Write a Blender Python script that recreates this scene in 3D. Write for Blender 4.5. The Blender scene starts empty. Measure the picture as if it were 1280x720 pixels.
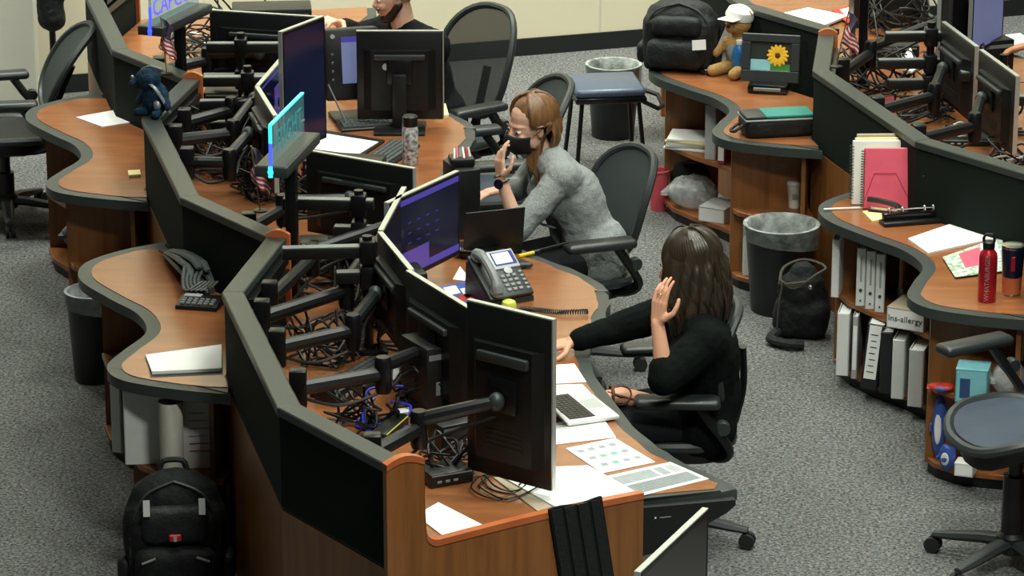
import bpy, bmesh, math, random
from mathutils import Vector, Matrix, Euler, noise
R=math.radians; PI=math.pi
SC=bpy.context.scene; COL=SC.collection
random.seed(7)
# ---------------------------------------------------------------- camera, light, exposure
F_PX=4186.0; PITCH=R(18.0); CAM_H=4.9
cd=bpy.data.cameras.new('camera'); cam=bpy.data.objects.new('camera',cd); COL.objects.link(cam)
cam.location=(0,0,CAM_H); cam.rotation_euler=(R(90)-PITCH,0,0)
cd.sensor_width=36; cd.lens=36*F_PX/1280; cd.clip_end=200
SC.camera=cam
w=bpy.data.worlds.new('room_ambient'); SC.world=w; w.use_nodes=True
w.node_tree.nodes['Background'].inputs[0].default_value=(0.75,0.85,0.80,1)
w.node_tree.nodes['Background'].inputs[1].default_value=0.05
def area(name,loc,sx,sy,power,col=(.97,1,.90),rot=(0,0,0)):
    d=bpy.data.lights.new(name,'AREA'); d.shape='RECTANGLE'; d.size=sx; d.size_y=sy; d.energy=power; d.color=col; d.spread=R(125)
    o=bpy.data.objects.new(name,d); COL.objects.link(o); o.location=loc; o.rotation_euler=rot; return o
CEIL=6.2
for (x,y,p,tilt) in ((1.0,10.6,120,0),(2.6,13.2,130,0),(0.6,13.4,105,0),(3.2,9.4,100,0),(1.2,16.4,120,0),(1.4,7.0,290,14),(-1.8,17.6,260,18),(1.2,18.1,250,18),(4.2,18.4,170,18),(-3.7,16.1,330,24),(-0.9,11.2,62,0)):  # rear tilted ones are unseen lamps, added to brighten the walls
    area('ceiling_and_fill_light',(x,y,CEIL-.12),1.2,.6,p,rot=(R(tilt),0,0))
SC.view_settings.view_transform='Standard'; SC.view_settings.look='None'
SC.view_settings.exposure=-.85; SC.view_settings.gamma=1.0; SC.view_settings.use_curve_mapping=False
def at(px,py,z):
    """ground point of the place that a pixel of the 1280x720 frame looks at, on the level z"""
    u=(px-640)/F_PX; v=(py-360)/F_PX; c,s=math.cos(PITCH),math.sin(PITCH)
    d=Vector((u,c-v*s,-s-v*c)); return Vector((0,0,CAM_H))+d*((z-CAM_H)/d.z)
# ---------------------------------------------------------------- materials
MATS={}
def srgb(r,g,b):
    f=lambda c:(c/255/12.92 if c/255<=.04045 else ((c/255+.055)/1.055)**2.4)
    return (f(r),f(g),f(b),1)
def mat(name,rgb,rough=.5,metal=0,spec=.5,noise_amt=0,noise_scale=20,bump=0,bump_scale=None,emit=None,estr=0,alpha=1,trans=0,stretch=(1,1,1),coat=0,rgb2=None,sheen=0):
    m=bpy.data.materials.new(name); m.use_nodes=True; nt=m.node_tree; b=nt.nodes['Principled BSDF']
    c=srgb(*rgb); b.inputs['Base Color'].default_value=c
    b.inputs['Roughness'].default_value=rough; b.inputs['Metallic'].default_value=metal
    b.inputs['Specular IOR Level'].default_value=spec
    b.inputs['Alpha'].default_value=alpha; b.inputs['Transmission Weight'].default_value=trans
    b.inputs['Coat Weight'].default_value=coat
    if sheen: b.inputs['Sheen Weight'].default_value=sheen
    if emit: b.inputs['Emission Color'].default_value=srgb(*emit); b.inputs['Emission Strength'].default_value=estr
    if noise_amt or bump:
        tc=nt.nodes.new('ShaderNodeTexCoord'); mp=nt.nodes.new('ShaderNodeMapping'); mp.inputs['Scale'].default_value=stretch
        nt.links.new(tc.outputs['Object'],mp.inputs[0])
    if noise_amt:
        n=nt.nodes.new('ShaderNodeTexNoise'); n.inputs['Scale'].default_value=noise_scale; n.inputs['Detail'].default_value=4
        nt.links.new(mp.outputs[0],n.inputs['Vector'])
        rp=nt.nodes.new('ShaderNodeValToRGB'); rp.color_ramp.elements[0].position=.3; rp.color_ramp.elements[1].position=.7
        lo=srgb(*rgb2) if rgb2 else tuple(x*(1-noise_amt) for x in c[:3])+(1,)
        hi=c if rgb2 else tuple(min(1,x*(1+noise_amt)) for x in c[:3])+(1,)
        rp.color_ramp.elements[0].color=lo; rp.color_ramp.elements[1].color=hi
        nt.links.new(n.outputs['Fac'],rp.inputs[0]); nt.links.new(rp.outputs[0],b.inputs['Base Color'])
    if bump:
        n2=nt.nodes.new('ShaderNodeTexNoise'); n2.inputs['Scale'].default_value=bump_scale or noise_scale; n2.inputs['Detail'].default_value=3
        nt.links.new(mp.outputs[0],n2.inputs['Vector'])
        bp=nt.nodes.new('ShaderNodeBump'); bp.inputs['Strength'].default_value=bump; bp.inputs['Distance'].default_value=.01
        nt.links.new(n2.outputs['Fac'],bp.inputs['Height']); nt.links.new(bp.outputs[0],b.inputs['Normal'])
    MATS[name]=m; return m
def wood(name,c1,c2,rough,stretch,spec=.5):
    m=bpy.data.materials.new(name); m.use_nodes=True; nt=m.node_tree; b=nt.nodes['Principled BSDF']
    tc=nt.nodes.new('ShaderNodeTexCoord'); mp=nt.nodes.new('ShaderNodeMapping'); mp.inputs['Scale'].default_value=stretch
    nt.links.new(tc.outputs['Object'],mp.inputs[0])
    n=nt.nodes.new('ShaderNodeTexNoise'); n.inputs['Scale'].default_value=1; n.inputs['Detail'].default_value=5; n.inputs['Roughness'].default_value=.6; n.inputs['Distortion'].default_value=.4
    nt.links.new(mp.outputs[0],n.inputs['Vector'])
    rp=nt.nodes.new('ShaderNodeValToRGB'); rp.color_ramp.elements[0].position=.32; rp.color_ramp.elements[1].position=.68
    rp.color_ramp.elements[0].color=srgb(*c1); rp.color_ramp.elements[1].color=srgb(*c2)
    nt.links.new(n.outputs['Fac'],rp.inputs[0]); nt.links.new(rp.outputs[0],b.inputs['Base Color'])
    b.inputs['Roughness'].default_value=rough; b.inputs['Specular IOR Level'].default_value=spec
    MATS[name]=m; return m
def carpet():
    m=bpy.data.materials.new('carpet'); m.use_nodes=True; nt=m.node_tree; b=nt.nodes['Principled BSDF']
    tc=nt.nodes.new('ShaderNodeTexCoord')
    n=nt.nodes.new('ShaderNodeTexNoise'); n.inputs['Scale'].default_value=75; n.inputs['Detail'].default_value=3; n.inputs['Roughness'].default_value=.7
    v=nt.nodes.new('ShaderNodeTexVoronoi'); v.inputs['Scale'].default_value=130
    n3=nt.nodes.new('ShaderNodeTexNoise'); n3.inputs['Scale'].default_value=1.3; n3.inputs['Detail'].default_value=2
    for q in (n,v,n3): nt.links.new(tc.outputs['Object'],q.inputs['Vector'])
    rp=nt.nodes.new('ShaderNodeValToRGB'); e=rp.color_ramp.elements
    e[0].position=.33; e[0].color=srgb(44,50,48); e[1].position=.66; e[1].color=srgb(124,132,124)
    nt.links.new(n.outputs['Fac'],rp.inputs[0])
    mx=nt.nodes.new('ShaderNodeMixRGB'); mx.blend_type='OVERLAY'; mx.inputs[0].default_value=.55
    nt.links.new(rp.outputs[0],mx.inputs[1]); nt.links.new(v.outputs['Color'],mx.inputs[2])
    hs=nt.nodes.new('ShaderNodeHueSaturation'); hs.inputs['Saturation'].default_value=.22; hs.inputs['Value'].default_value=.86
    nt.links.new(mx.outputs[0],hs.inputs['Color'])
    m2=nt.nodes.new('ShaderNodeMixRGB'); m2.blend_type='SOFT_LIGHT'; m2.inputs[0].default_value=.25
    nt.links.new(hs.outputs[0],m2.inputs[1]); nt.links.new(n3.outputs['Fac'],m2.inputs[2])
    nt.links.new(m2.outputs[0],b.inputs['Base Color']); b.inputs['Roughness'].default_value=.95; b.inputs['Specular IOR Level'].default_value=.1
    bp=nt.nodes.new('ShaderNodeBump'); bp.inputs['Strength'].default_value=.5; bp.inputs['Distance'].default_value=.004
    nt.links.new(n.outputs['Fac'],bp.inputs['Height']); nt.links.new(bp.outputs[0],b.inputs['Normal'])
    MATS['carpet']=m
carpet()
wood('wood_top',(132,82,48),(154,98,60),.22,(3,16,3),.6)
wood('wood_side',(116,72,34),(146,94,48),.4,(26,26,1.6))
wood('wood_shelf',(120,72,36),(148,92,50),.4,(22,3,3))
wood('wood_trim',(168,88,46),(196,110,64),.35,(6,6,2))
mat('edge_vinyl',(54,61,58),.45,noise_amt=.08,noise_scale=60)
mat('fabric_dark',(15,26,22),.9,spec=.2,noise_amt=.25,noise_scale=300,bump=.2,bump_scale=500)
mat('cap_grey',(50,57,54),.42,noise_amt=.06,noise_scale=50)
mat('wall_beige',(214,207,180),.85,noise_amt=.02,noise_scale=3)
mat('wall_panel',(196,196,182),.8,noise_amt=.02,noise_scale=4)
mat('ceiling_white',(200,200,195),.9,noise_amt=.03,noise_scale=5)
mat('base_black',(20,24,23),.5,noise_amt=.1,noise_scale=30)
mat('black_plastic',(15,18,18),.42,noise_amt=.12,noise_scale=80)
mat('black_gloss',(14,16,17),.2,noise_amt=.1,noise_scale=40)
mat('black_rubber',(24,26,26),.7,noise_amt=.12,noise_scale=90)
mat('black_metal',(18,20,21),.35,metal=.3,noise_amt=.1,noise_scale=60)
mat('graphite',(44,50,50),.45,noise_amt=.08,noise_scale=60)
mat('chair_mesh',(52,60,60),.75,spec=.3,noise_amt=.15,noise_scale=420,bump=.25,bump_scale=600)
mat('chair_mesh_thin',(30,34,34),.8,spec=.2,noise_amt=.15,noise_scale=420,alpha=.62)
mat('seat_blue',(62,72,84),.7,spec=.3,noise_amt=.12,noise_scale=400)
mat('arm_pad',(40,44,44),.38,noise_amt=.08,noise_scale=60)
mat('vinyl_blue',(70,84,104),.3,noise_amt=.08,noise_scale=30)
mat('bezel_silver',(200,206,200),.3,metal=.6,noise_amt=.04,noise_scale=50)
mat('bezel_dark',(46,50,50),.35,noise_amt=.06,noise_scale=50)
mat('screen_dark',(16,20,40),.12,noise_amt=.2,noise_scale=4,emit=(24,28,66),estr=.35)
mat('screen_navy',(14,18,42),.12,noise_amt=.2,noise_scale=4,emit=(20,26,62),estr=.55)
mat('screen_purple',(60,50,110),.15,noise_amt=.1,noise_scale=4,emit=(96,80,170),estr=.9)
mat('screen_bar',(70,60,140),.15,noise_amt=.1,noise_scale=4,emit=(84,74,190),estr=.7)
mat('screen_dot',(40,40,100),.15,noise_amt=.1,noise_scale=4,emit=(50,56,130),estr=.5)
mat('screen_off',(30,30,32),.12,noise_amt=.1,noise_scale=4)
mat('screen_phone',(190,200,240),.2,noise_amt=.03,noise_scale=8,emit=(215,222,255),estr=.9)
mat('screen_phone_frame',(40,40,110),.2,noise_amt=.05,noise_scale=8,emit=(40,36,140),estr=.5)
mat('screen_pad',(110,120,150),.2,noise_amt=.06,noise_scale=6,emit=(112,120,170),estr=.75)
mat('glow_cyan',(60,220,220),.3,noise_amt=.03,noise_scale=9,emit=(60,225,225),estr=2.2)
mat('glow_blue',(60,80,240),.3,noise_amt=.03,noise_scale=9,emit=(70,90,255),estr=2.4)
mat('glow_cyan_dim',(40,130,140),.3,noise_amt=.03,noise_scale=9,emit=(50,170,175),estr=.55)
mat('glow_violet',(80,70,240),.3,noise_amt=.03,noise_scale=9,emit=(92,84,255),estr=2.2)
mat('acrylic',(120,190,200),.08,noise_amt=.03,noise_scale=9,alpha=.28)
mat('paper',(238,240,236),.8,noise_amt=.02,noise_scale=12)
mat('paper_ink',(150,158,158),.8,noise_amt=.1,noise_scale=30)
mat('paper_green',(120,180,150),.8,noise_amt=.1,noise_scale=30)
mat('paper_yellow',(236,226,160),.8,noise_amt=.04,noise_scale=12)
mat('ink_dark',(50,54,58),.8,noise_amt=.1,noise_scale=60)
mat('white_plastic',(226,228,222),.4,noise_amt=.03,noise_scale=30)
mat('grey_plastic',(120,126,124),.4,noise_amt=.06,noise_scale=40)
mat('grey_light',(172,176,174),.4,noise_amt=.05,noise_scale=40)
mat('key_grey',(78,84,84),.5,noise_amt=.08,noise_scale=60)
mat('binder_white',(222,224,220),.5,noise_amt=.03,noise_scale=20)
mat('binder_grey',(170,172,172),.6,noise_amt=.05,noise_scale=20)
mat('binder_black',(26,28,30),.45,noise_amt=.1,noise_scale=20)
mat('binder_red',(150,40,60),.5,noise_amt=.06,noise_scale=20)
mat('card_kraft',(176,164,140),.8,noise_amt=.06,noise_scale=25)
mat('pink_cover',(236,98,120),.45,noise_amt=.04,noise_scale=14)
mat('red_metal',(172,28,44),.28,metal=.35,noise_amt=.05,noise_scale=30)
mat('navy_metal',(20,28,52),.3,metal=.3,noise_amt=.06,noise_scale=30)
mat('orange_band',(196,104,62),.6,noise_amt=.05,noise_scale=30)
mat('steel',(190,194,192),.25,metal=1,noise_amt=.04,noise_scale=30)
mat('chrome_dull',(140,146,146),.35,metal=.8,noise_amt=.06,noise_scale=60)
mat('bag_black',(20,23,24),.75,spec=.3,noise_amt=.3,noise_scale=40,bump=.4,bump_scale=60)
mat('bag_black2',(26,29,30),.6,spec=.35,noise_amt=.2,noise_scale=60,bump=.3,bump_scale=90)
mat('bag_strap',(64,60,52),.8,noise_amt=.15,noise_scale=90)
mat('teal_fabric',(46,128,116),.7,noise_amt=.08,noise_scale=120)
mat('piping_grey',(150,158,154),.5,noise_amt=.06,noise_scale=60)
mat('liner_film',(120,128,124),.18,noise_amt=.4,noise_scale=25,bump=1.0,bump_scale=22,alpha=.5)
mat('liner_inside_lit',(176,184,180),.15,noise_amt=.5,noise_scale=18,bump=1.0,bump_scale=16,alpha=.8)  # same bag as liner_film, paler to paint in the brightness inside
mat('clear_film',(200,204,204),.15,noise_amt=.3,noise_scale=30,bump=.8,bump_scale=25,alpha=.45)
mat('plush_tan',(176,140,88),.95,spec=.1,noise_amt=.2,noise_scale=120,bump=.6,bump_scale=160)
mat('plush_blue',(44,70,92),.95,spec=.1,noise_amt=.35,noise_scale=60,bump=.7,bump_scale=120,rgb2=(24,40,56))
mat('plush_silver',(150,158,164),.4,metal=.5,noise_amt=.2,noise_scale=60)
mat('bottle_blue',(40,110,170),.2,noise_amt=.12,noise_scale=20,alpha=.85)
mat('flag_red',(178,48,62),.8,noise_amt=.05,noise_scale=60)
mat('flag_white',(226,222,218),.8,noise_amt=.03,noise_scale=60)
mat('flag_blue',(70,72,92),.8,noise_amt=.08,noise_scale=60)
mat('flower_yellow',(246,196,40),.6,noise_amt=.08,noise_scale=60)
mat('flower_core',(90,50,20),.7,noise_amt=.1,noise_scale=60)
mat('photo_sky',(150,214,220),.5,noise_amt=.12,noise_scale=12)
mat('photo_dark',(40,46,44),.5,noise_amt=.3,noise_scale=12)
mat('photo_green',(70,130,60),.5,noise_amt=.3,noise_scale=30)
mat('skin',(214,158,128),.55,noise_amt=.05,noise_scale=18)
mat('skin_pale',(222,176,150),.55,noise_amt=.05,noise_scale=18)
mat('skin_dark',(190,128,92),.55,noise_amt=.05,noise_scale=18)
mat('hair_auburn',(118,84,52),.42,noise_amt=.35,noise_scale=60,stretch=(1,1,.08))
mat('hair_dark',(46,38,28),.36,noise_amt=.45,noise_scale=50,stretch=(1,1,.08))
mat('hair_black',(36,26,20),.5,noise_amt=.3,noise_scale=60)
mat('mask_black',(18,20,22),.7,noise_amt=.15,noise_scale=150,bump=.2,bump_scale=150)
mat('knit_grey',(146,152,150),.95,spec=.15,noise_amt=.22,noise_scale=170,bump=.5,bump_scale=200)
mat('knit_black',(13,18,17),.95,spec=.12,noise_amt=.3,noise_scale=120,bump=.3,bump_scale=200)
mat('shirt_black',(20,24,26),.9,spec=.15,noise_amt=.2,noise_scale=100)
mat('shirt_sage',(150,162,138),.9,spec=.15,noise_amt=.08,noise_scale=60)
mat('trouser_dark',(28,30,32),.9,spec=.15,noise_amt=.2,noise_scale=100)
mat('sandal_strap',(90,56,40),.6,noise_amt=.15,noise_scale=60)
mat('eye_white',(226,222,218),.3,noise_amt=.02,noise_scale=30)
mat('eye_dark',(40,30,24),.2,noise_amt=.05,noise_scale=30)
mat('gold',(200,170,110),.3,metal=.9,noise_amt=.05,noise_scale=40)
mat('cable_black',(16,18,18),.5,noise_amt=.1,noise_scale=60)
mat('cable_blue',(50,60,190),.5,noise_amt=.1,noise_scale=60)
mat('cable_white',(200,204,200),.5,noise_amt=.06,noise_scale=60)
mat('yellow_plastic',(226,196,40),.45,noise_amt=.06,noise_scale=60)
mat('lime_plastic',(200,214,90),.5,noise_amt=.06,noise_scale=60)
mat('tissue_blue',(120,186,196),.7,noise_amt=.06,noise_scale=30)
mat('tissue_navy',(40,70,110),.7,noise_amt=.06,noise_scale=30)
mat('snack_red',(190,50,40),.4,noise_amt=.3,noise_scale=40)
mat('snack_blue',(60,90,170),.4,noise_amt=.3,noise_scale=40)
mat('pink_bin',(200,80,90),.6,noise_amt=.1,noise_scale=40)
mat('pattern_bag',(34,38,40),.8,noise_amt=.9,noise_scale=28,rgb2=(120,126,124))
mat('pattern_bottle',(224,226,226),.4,noise_amt=.9,noise_scale=70,rgb2=(18,20,20))
mat('pattern_folder',(232,232,226),.6,noise_amt=.6,noise_scale=40,rgb2=(90,140,100))
mat('umbrella_nylon',(72,78,76),.5,noise_amt=.15,noise_scale=40,bump=.4,bump_scale=25)
mat('roll_paper',(196,194,182),.85,noise_amt=.04,noise_scale=20)
mat('red_plastic',(190,40,44),.4,noise_amt=.06,noise_scale=40)
mat('blue_led',(80,130,255),.3,noise_amt=.02,noise_scale=9,emit=(90,140,255),estr=5)
mat('cup_white',(226,222,206),.6,noise_amt=.03,noise_scale=40)
mat('coral',(206,120,96),.6,noise_amt=.1,noise_scale=40)
# ---------------------------------------------------------------- mesh kit
def T(x=0,y=0,z=0): return Matrix.Translation((x,y,z))
def RZ(a): return Matrix.Rotation(a,4,'Z')
def RX(a): return Matrix.Rotation(a,4,'X')
def RY(a): return Matrix.Rotation(a,4,'Y')
class MB:
    def __init__(s): s.v=[]; s.f=[]
    def add(s,v,f,M=None):
        k=len(s.v)
        for p in v:
            p=Vector(p); s.v.append(tuple(M@p if M else p))
        s.f+=[tuple(i+k for i in q) for q in f]; return s
    def box(s,x0,x1,y0,y1,z0,z1,M=None):
        v=[(x0,y0,z0),(x1,y0,z0),(x1,y1,z0),(x0,y1,z0),(x0,y0,z1),(x1,y0,z1),(x1,y1,z1),(x0,y1,z1)]
        return s.add(v,[(3,2,1,0),(4,5,6,7),(0,1,5,4),(1,2,6,5),(2,3,7,6),(3,0,4,7)],M)
    def rbox(s,x0,x1,y0,y1,z0,z1,r=.01,seg=2,M=None):
        b=bmesh.new(); bmesh.ops.create_cube(b,size=1)
        for q in b.verts: q.co=Vector(((x0+x1)/2+q.co.x*(x1-x0),(y0+y1)/2+q.co.y*(y1-y0),(z0+z1)/2+q.co.z*(z1-z0)))
        r=min(r,.49*min(x1-x0,y1-y0,z1-z0))
        bmesh.ops.bevel(b,geom=b.edges[:]+b.verts[:],offset=r,segments=seg,profile=.5,affect='EDGES')
        return s.bm(b,M)
    def bm(s,b,M=None):
        b.verts.index_update(); s.add([q.co[:] for q in b.verts],[[q.index for q in f.verts] for f in b.faces],M); b.free(); return s
    def tube(s,pts,r,n=8,M=None,closed=False,flat=1.0,cap=True):
        pts=[Vector(p) for p in pts]; N=len(pts); rr=r if isinstance(r,(list,tuple)) else [r]*N
        v=[];f=[]; prev=None
        for i,p in enumerate(pts):
            if closed: t=pts[(i+1)%N]-pts[i-1]
            else: t=pts[min(i+1,N-1)]-pts[max(i-1,0)]
            if t.length<1e-9: t=Vector((0,0,1))
            t.normalize()
            if prev is None:
                a=Vector((0,0,1)) if abs(t.z)<.9 else Vector((1,0,0))
                u=t.cross(a).normalized()
            else:
                u=prev-t*prev.dot(t)
                if u.length<1e-6: u=t.orthogonal()
                u.normalize()
            prev=u; w_=t.cross(u)
            for k in range(n):
                a=2*PI*k/n; v.append(p+u*(math.cos(a)*rr[i])+w_*(math.sin(a)*rr[i]*flat))
        m=N if closed else N-1
        for i in range(m):
            j=(i+1)%N
            for k in range(n): f.append((i*n+k,i*n+(k+1)%n,j*n+(k+1)%n,j*n+k))
        if not closed and cap: f.append(tuple(range(n))[::-1]); f.append(tuple((N-1)*n+k for k in range(n)))
        return s.add(v,f,M)
    def cap(s,a,b,ra,rb,n=10,M=None,m=4):
        """tapered capsule with round ends"""
        a=Vector(a); b=Vector(b); d=(b-a); L=d.length; d=d.normalized() if L>1e-6 else Vector((0,0,1))
        P_=[];Q_=[]
        for i in range(m+1):
            t=PI/2*(1-i/m); P_.append(a-d*ra*math.sin(t)); Q_.append(max(ra*math.cos(t),1e-4))
        for i in range(m+1):
            t=PI/2*(i/m); P_.append(b+d*rb*math.sin(t)); Q_.append(max(rb*math.cos(t),1e-4))
        # keep a fixed frame: straight axis
        return s.tube(P_,Q_,n,M)
    def ell(s,c,r,M=None,nu=16,nv=10,rot=None):
        v=[];f=[]; c=Vector(c)
        for j in range(nv+1):
            ph=PI*j/nv
            for i in range(nu):
                th=2*PI*i/nu; p=Vector((r[0]*math.sin(ph)*math.cos(th),r[1]*math.sin(ph)*math.sin(th),r[2]*math.cos(ph)))
                if rot is not None: p=rot@p
                v.append(c+p)
        for j in range(nv):
            for i in range(nu): f.append((j*nu+i,(j+1)*nu+i,(j+1)*nu+(i+1)%nu,j*nu+(i+1)%nu))
        return s.add(v,f,M)
    def lathe(s,prof,n=20,M=None,capb=True,capt=True):
        v=[];f=[]; m=len(prof)
        for r,z in prof:
            for k in range(n): v.append((r*math.cos(2*PI*k/n),r*math.sin(2*PI*k/n),z))
        for i in range(m-1):
            for k in range(n): f.append((i*n+k,i*n+(k+1)%n,(i+1)*n+(k+1)%n,(i+1)*n+k))
        if capb: f.append(tuple(range(n))[::-1])
        if capt: f.append(tuple((m-1)*n+k for k in range(n)))
        return s.add(v,f,M)
    def prism(s,pl,z0,z1,M=None,bev=0,seg=2):
        """upright prism over a plan outline; zmin/zmax may be functions of (x,y)"""
        n=len(pl)
        A=sum(pl[i][0]*pl[(i+1)%n][1]-pl[(i+1)%n][0]*pl[i][1] for i in range(n))
        if A<0: pl=pl[::-1]
        g=lambda z,p: z(*p) if callable(z) else z
        if bev:
            b=bmesh.new(); lo=[b.verts.new((p[0],p[1],g(z0,p))) for p in pl]; hi=[b.verts.new((p[0],p[1],g(z1,p))) for p in pl]
            b.faces.new(lo[::-1]); top=b.faces.new(hi)
            for i in range(n): b.faces.new((lo[i],lo[(i+1)%n],hi[(i+1)%n],hi[i]))
            bmesh.ops.bevel(b,geom=list(top.edges),offset=bev,segments=seg,profile=.5,affect='EDGES')
            return s.bm(b,M)
        v=[(p[0],p[1],g(z0,p)) for p in pl]+[(p[0],p[1],g(z1,p)) for p in pl]
        f=[tuple(range(n))[::-1],tuple(range(n,2*n))]+[(i,(i+1)%n,n+(i+1)%n,n+i) for i in range(n)]
        return s.add(v,f,M)
    def grid(s,fn,nu,nv,M=None,thick=None):
        """sheet fn(u,v), u,v in 0..1; thick = vector to the second side"""
        v=[fn(i/nu,j/nv) for j in range(nv+1) for i in range(nu+1)]; W=nu+1
        f=[(j*W+i,j*W+i+1,(j+1)*W+i+1,(j+1)*W+i) for j in range(nv) for i in range(nu)]
        if thick is not None:
            k=len(v); t=Vector(thick); v=[Vector(p) for p in v]; v=v+[p+t for p in v]
            f=[q[::-1] for q in f]+[tuple(i+k for i in q) for q in f]
            rim=[i for i in range(nu)]+[nu+W*j for j in range(nv)]+[W*nv+nu-i for i in range(nu)]+[W*(nv-j) for j in range(nv)]
            for i in range(len(rim)):
                a,b=rim[i],rim[(i+1)%len(rim)]; f.append((a,b,b+k,a+k))
        return s.add(v,f,M)
    def disc(s,fn,off,rings=5,seg=28,M=None):
        """closed shell: surface fn(u,v) over the unit disc, second side at + off"""
        pts=[(0,0)]+[(math.cos(2*PI*k/seg)*(j/rings),math.sin(2*PI*k/seg)*(j/rings)) for j in range(1,rings+1) for k in range(seg)]
        a=[Vector(fn(*p)) for p in pts]; o=Vector(off); v=a+[p+o for p in a]; K=len(a); f=[]
        for side in (0,1):
            q0=side*K; rev=(lambda q:q) if side else (lambda q:q[::-1])
            for k in range(seg): f.append(rev((q0,q0+1+k,q0+1+(k+1)%seg)))
            for j in range(rings-1):
                for k in range(seg):
                    x=q0+1+j*seg; y=x+seg; f.append(rev((x+k,y+k,y+(k+1)%seg,x+(k+1)%seg)))
        x=1+(rings-1)*seg
        for k in range(seg): f.append((x+k,x+(k+1)%seg,K+x+(k+1)%seg,K+x+k))
        return s.add(v,f,M)
    def build(s,name,m,parent=None,smooth=.6,loc=None):
        me=bpy.data.meshes.new(name); me.from_pydata(s.v,[],s.f); me.update()
        if m: me.materials.append(MATS[m])
        if smooth:
            me.polygons.foreach_set('use_smooth',[True]*len(me.polygons)); me.set_sharp_from_angle(angle=smooth)
        o=bpy.data.objects.new(name,me); COL.objects.link(o)
        if parent: o.parent=parent
        if loc is not None: o.location=loc
        return o
def tag(o,label=None,cat=None,group=None,kind=None):
    if label: o['label']=label
    if cat: o['category']=cat
    if group: o['group']=group
    if kind: o['kind']=kind
    return o
def thing(name,label,cat,loc=(0,0,0),rz=0,group=None,rot=None):
    o=bpy.data.objects.new(name,None); COL.objects.link(o); o.location=loc; o.rotation_euler=rot or (0,0,rz); o.empty_display_size=.1
    return tag(o,label,cat,group)
def copy_tree(o,parent=None):
    c=o.copy(); COL.objects.link(c)
    if parent: c.parent=parent
    for ch in list(o.children): copy_tree(ch,c)
    return c
def relabel(o,label,cat=None,group=None): return tag(o,label,cat,group)
def catmull(P_,n=6,closed=False):
    P_=[Vector(p) for p in P_]; N=len(P_); out=[]
    for i in range(N if closed else N-1):
        if closed: a,b,c,d=P_[i-1],P_[i],P_[(i+1)%N],P_[(i+2)%N]
        else: a,b,c,d=P_[max(i-1,0)],P_[i],P_[i+1],P_[min(i+2,N-1)]
        for k in range(n):
            t=k/n; out.append(.5*((2*b)+(c-a)*t+(2*a-5*b+4*c-d)*t*t+(3*b-a-3*c+d)*t**3))
    if not closed: out.append(P_[-1])
    return out
def offset_poly(pl,d):
    """offset a closed plan outline (ccw) inwards by d"""
    n=len(pl); out=[]
    for i in range(n):
        a,b,c=Vector(pl[i-1][:2]),Vector(pl[i][:2]),Vector(pl[(i+1)%n][:2])
        e1=(b-a); e2=(c-b)
        if e1.length<1e-7 or e2.length<1e-7: out.append(tuple(b)); continue
        e1.normalize(); e2.normalize(); n1=Vector((-e1.y,e1.x)); n2=Vector((-e2.y,e2.x)); m=n1+n2
        if m.length<1e-4: m=n1
        m.normalize(); k=d/max(.35,m.dot(n1)); out.append(tuple(b+m*k))
    return out
def text_mesh(s,size,depth=.0006,align='CENTER'):
    c=bpy.data.curves.new('lettering','FONT'); c.body=s; c.size=size; c.extrude=depth; c.align_x=align; c.align_y='CENTER'; c.resolution_u=2
    o=bpy.data.objects.new('lettering',c); COL.objects.link(o); bpy.context.view_layer.update()
    me=bpy.data.meshes.new_from_object(o.evaluated_get(bpy.context.evaluated_depsgraph_get())); bpy.data.objects.remove(o); bpy.data.curves.remove(c); return me
def text(s,size,m,parent,M,name='lettering'):
    me=text_mesh(s,size); me.materials.clear(); me.materials.append(MATS[m]); me.transform(M)
    o=bpy.data.objects.new(name,me); COL.objects.link(o); o.parent=parent; return o
def remeshed(mb,voxel,smooth=4,disp=None,fac=.5):
    """fuse overlapping closed shapes into one continuous skin"""
    me=bpy.data.meshes.new('fuse'); me.from_pydata(mb.v,[],mb.f); me.update()
    b=bmesh.new(); b.from_mesh(me); bmesh.ops.recalc_face_normals(b,faces=b.faces); b.to_mesh(me); b.free()
    o=bpy.data.objects.new('fuse',me); COL.objects.link(o)
    r=o.modifiers.new('r','REMESH'); r.mode='VOXEL'; r.voxel_size=voxel
    if smooth: q=o.modifiers.new('s','SMOOTH'); q.iterations=smooth; q.factor=fac
    bpy.context.view_layer.update()
    out=bpy.data.meshes.new_from_object(o.evaluated_get(bpy.context.evaluated_depsgraph_get())); bpy.data.objects.remove(o); bpy.data.meshes.remove(me)
    if disp:
        co=[v_.co.copy() for v_ in out.vertices]; no=[v_.normal.copy() for v_ in out.vertices]; flat=[]
        for a_,b_ in zip(co,no): flat+=disp(a_,b_)[:]
        out.vertices.foreach_set('co',flat); out.update()
    return out
def mesh_obj(name,me,m,parent=None):
    me.materials.clear(); me.materials.append(MATS[m]); me.polygons.foreach_set('use_smooth',[True]*len(me.polygons))
    me.name=name; o=bpy.data.objects.new(name,me); COL.objects.link(o)
    if parent: o.parent=parent
    return o
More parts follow.
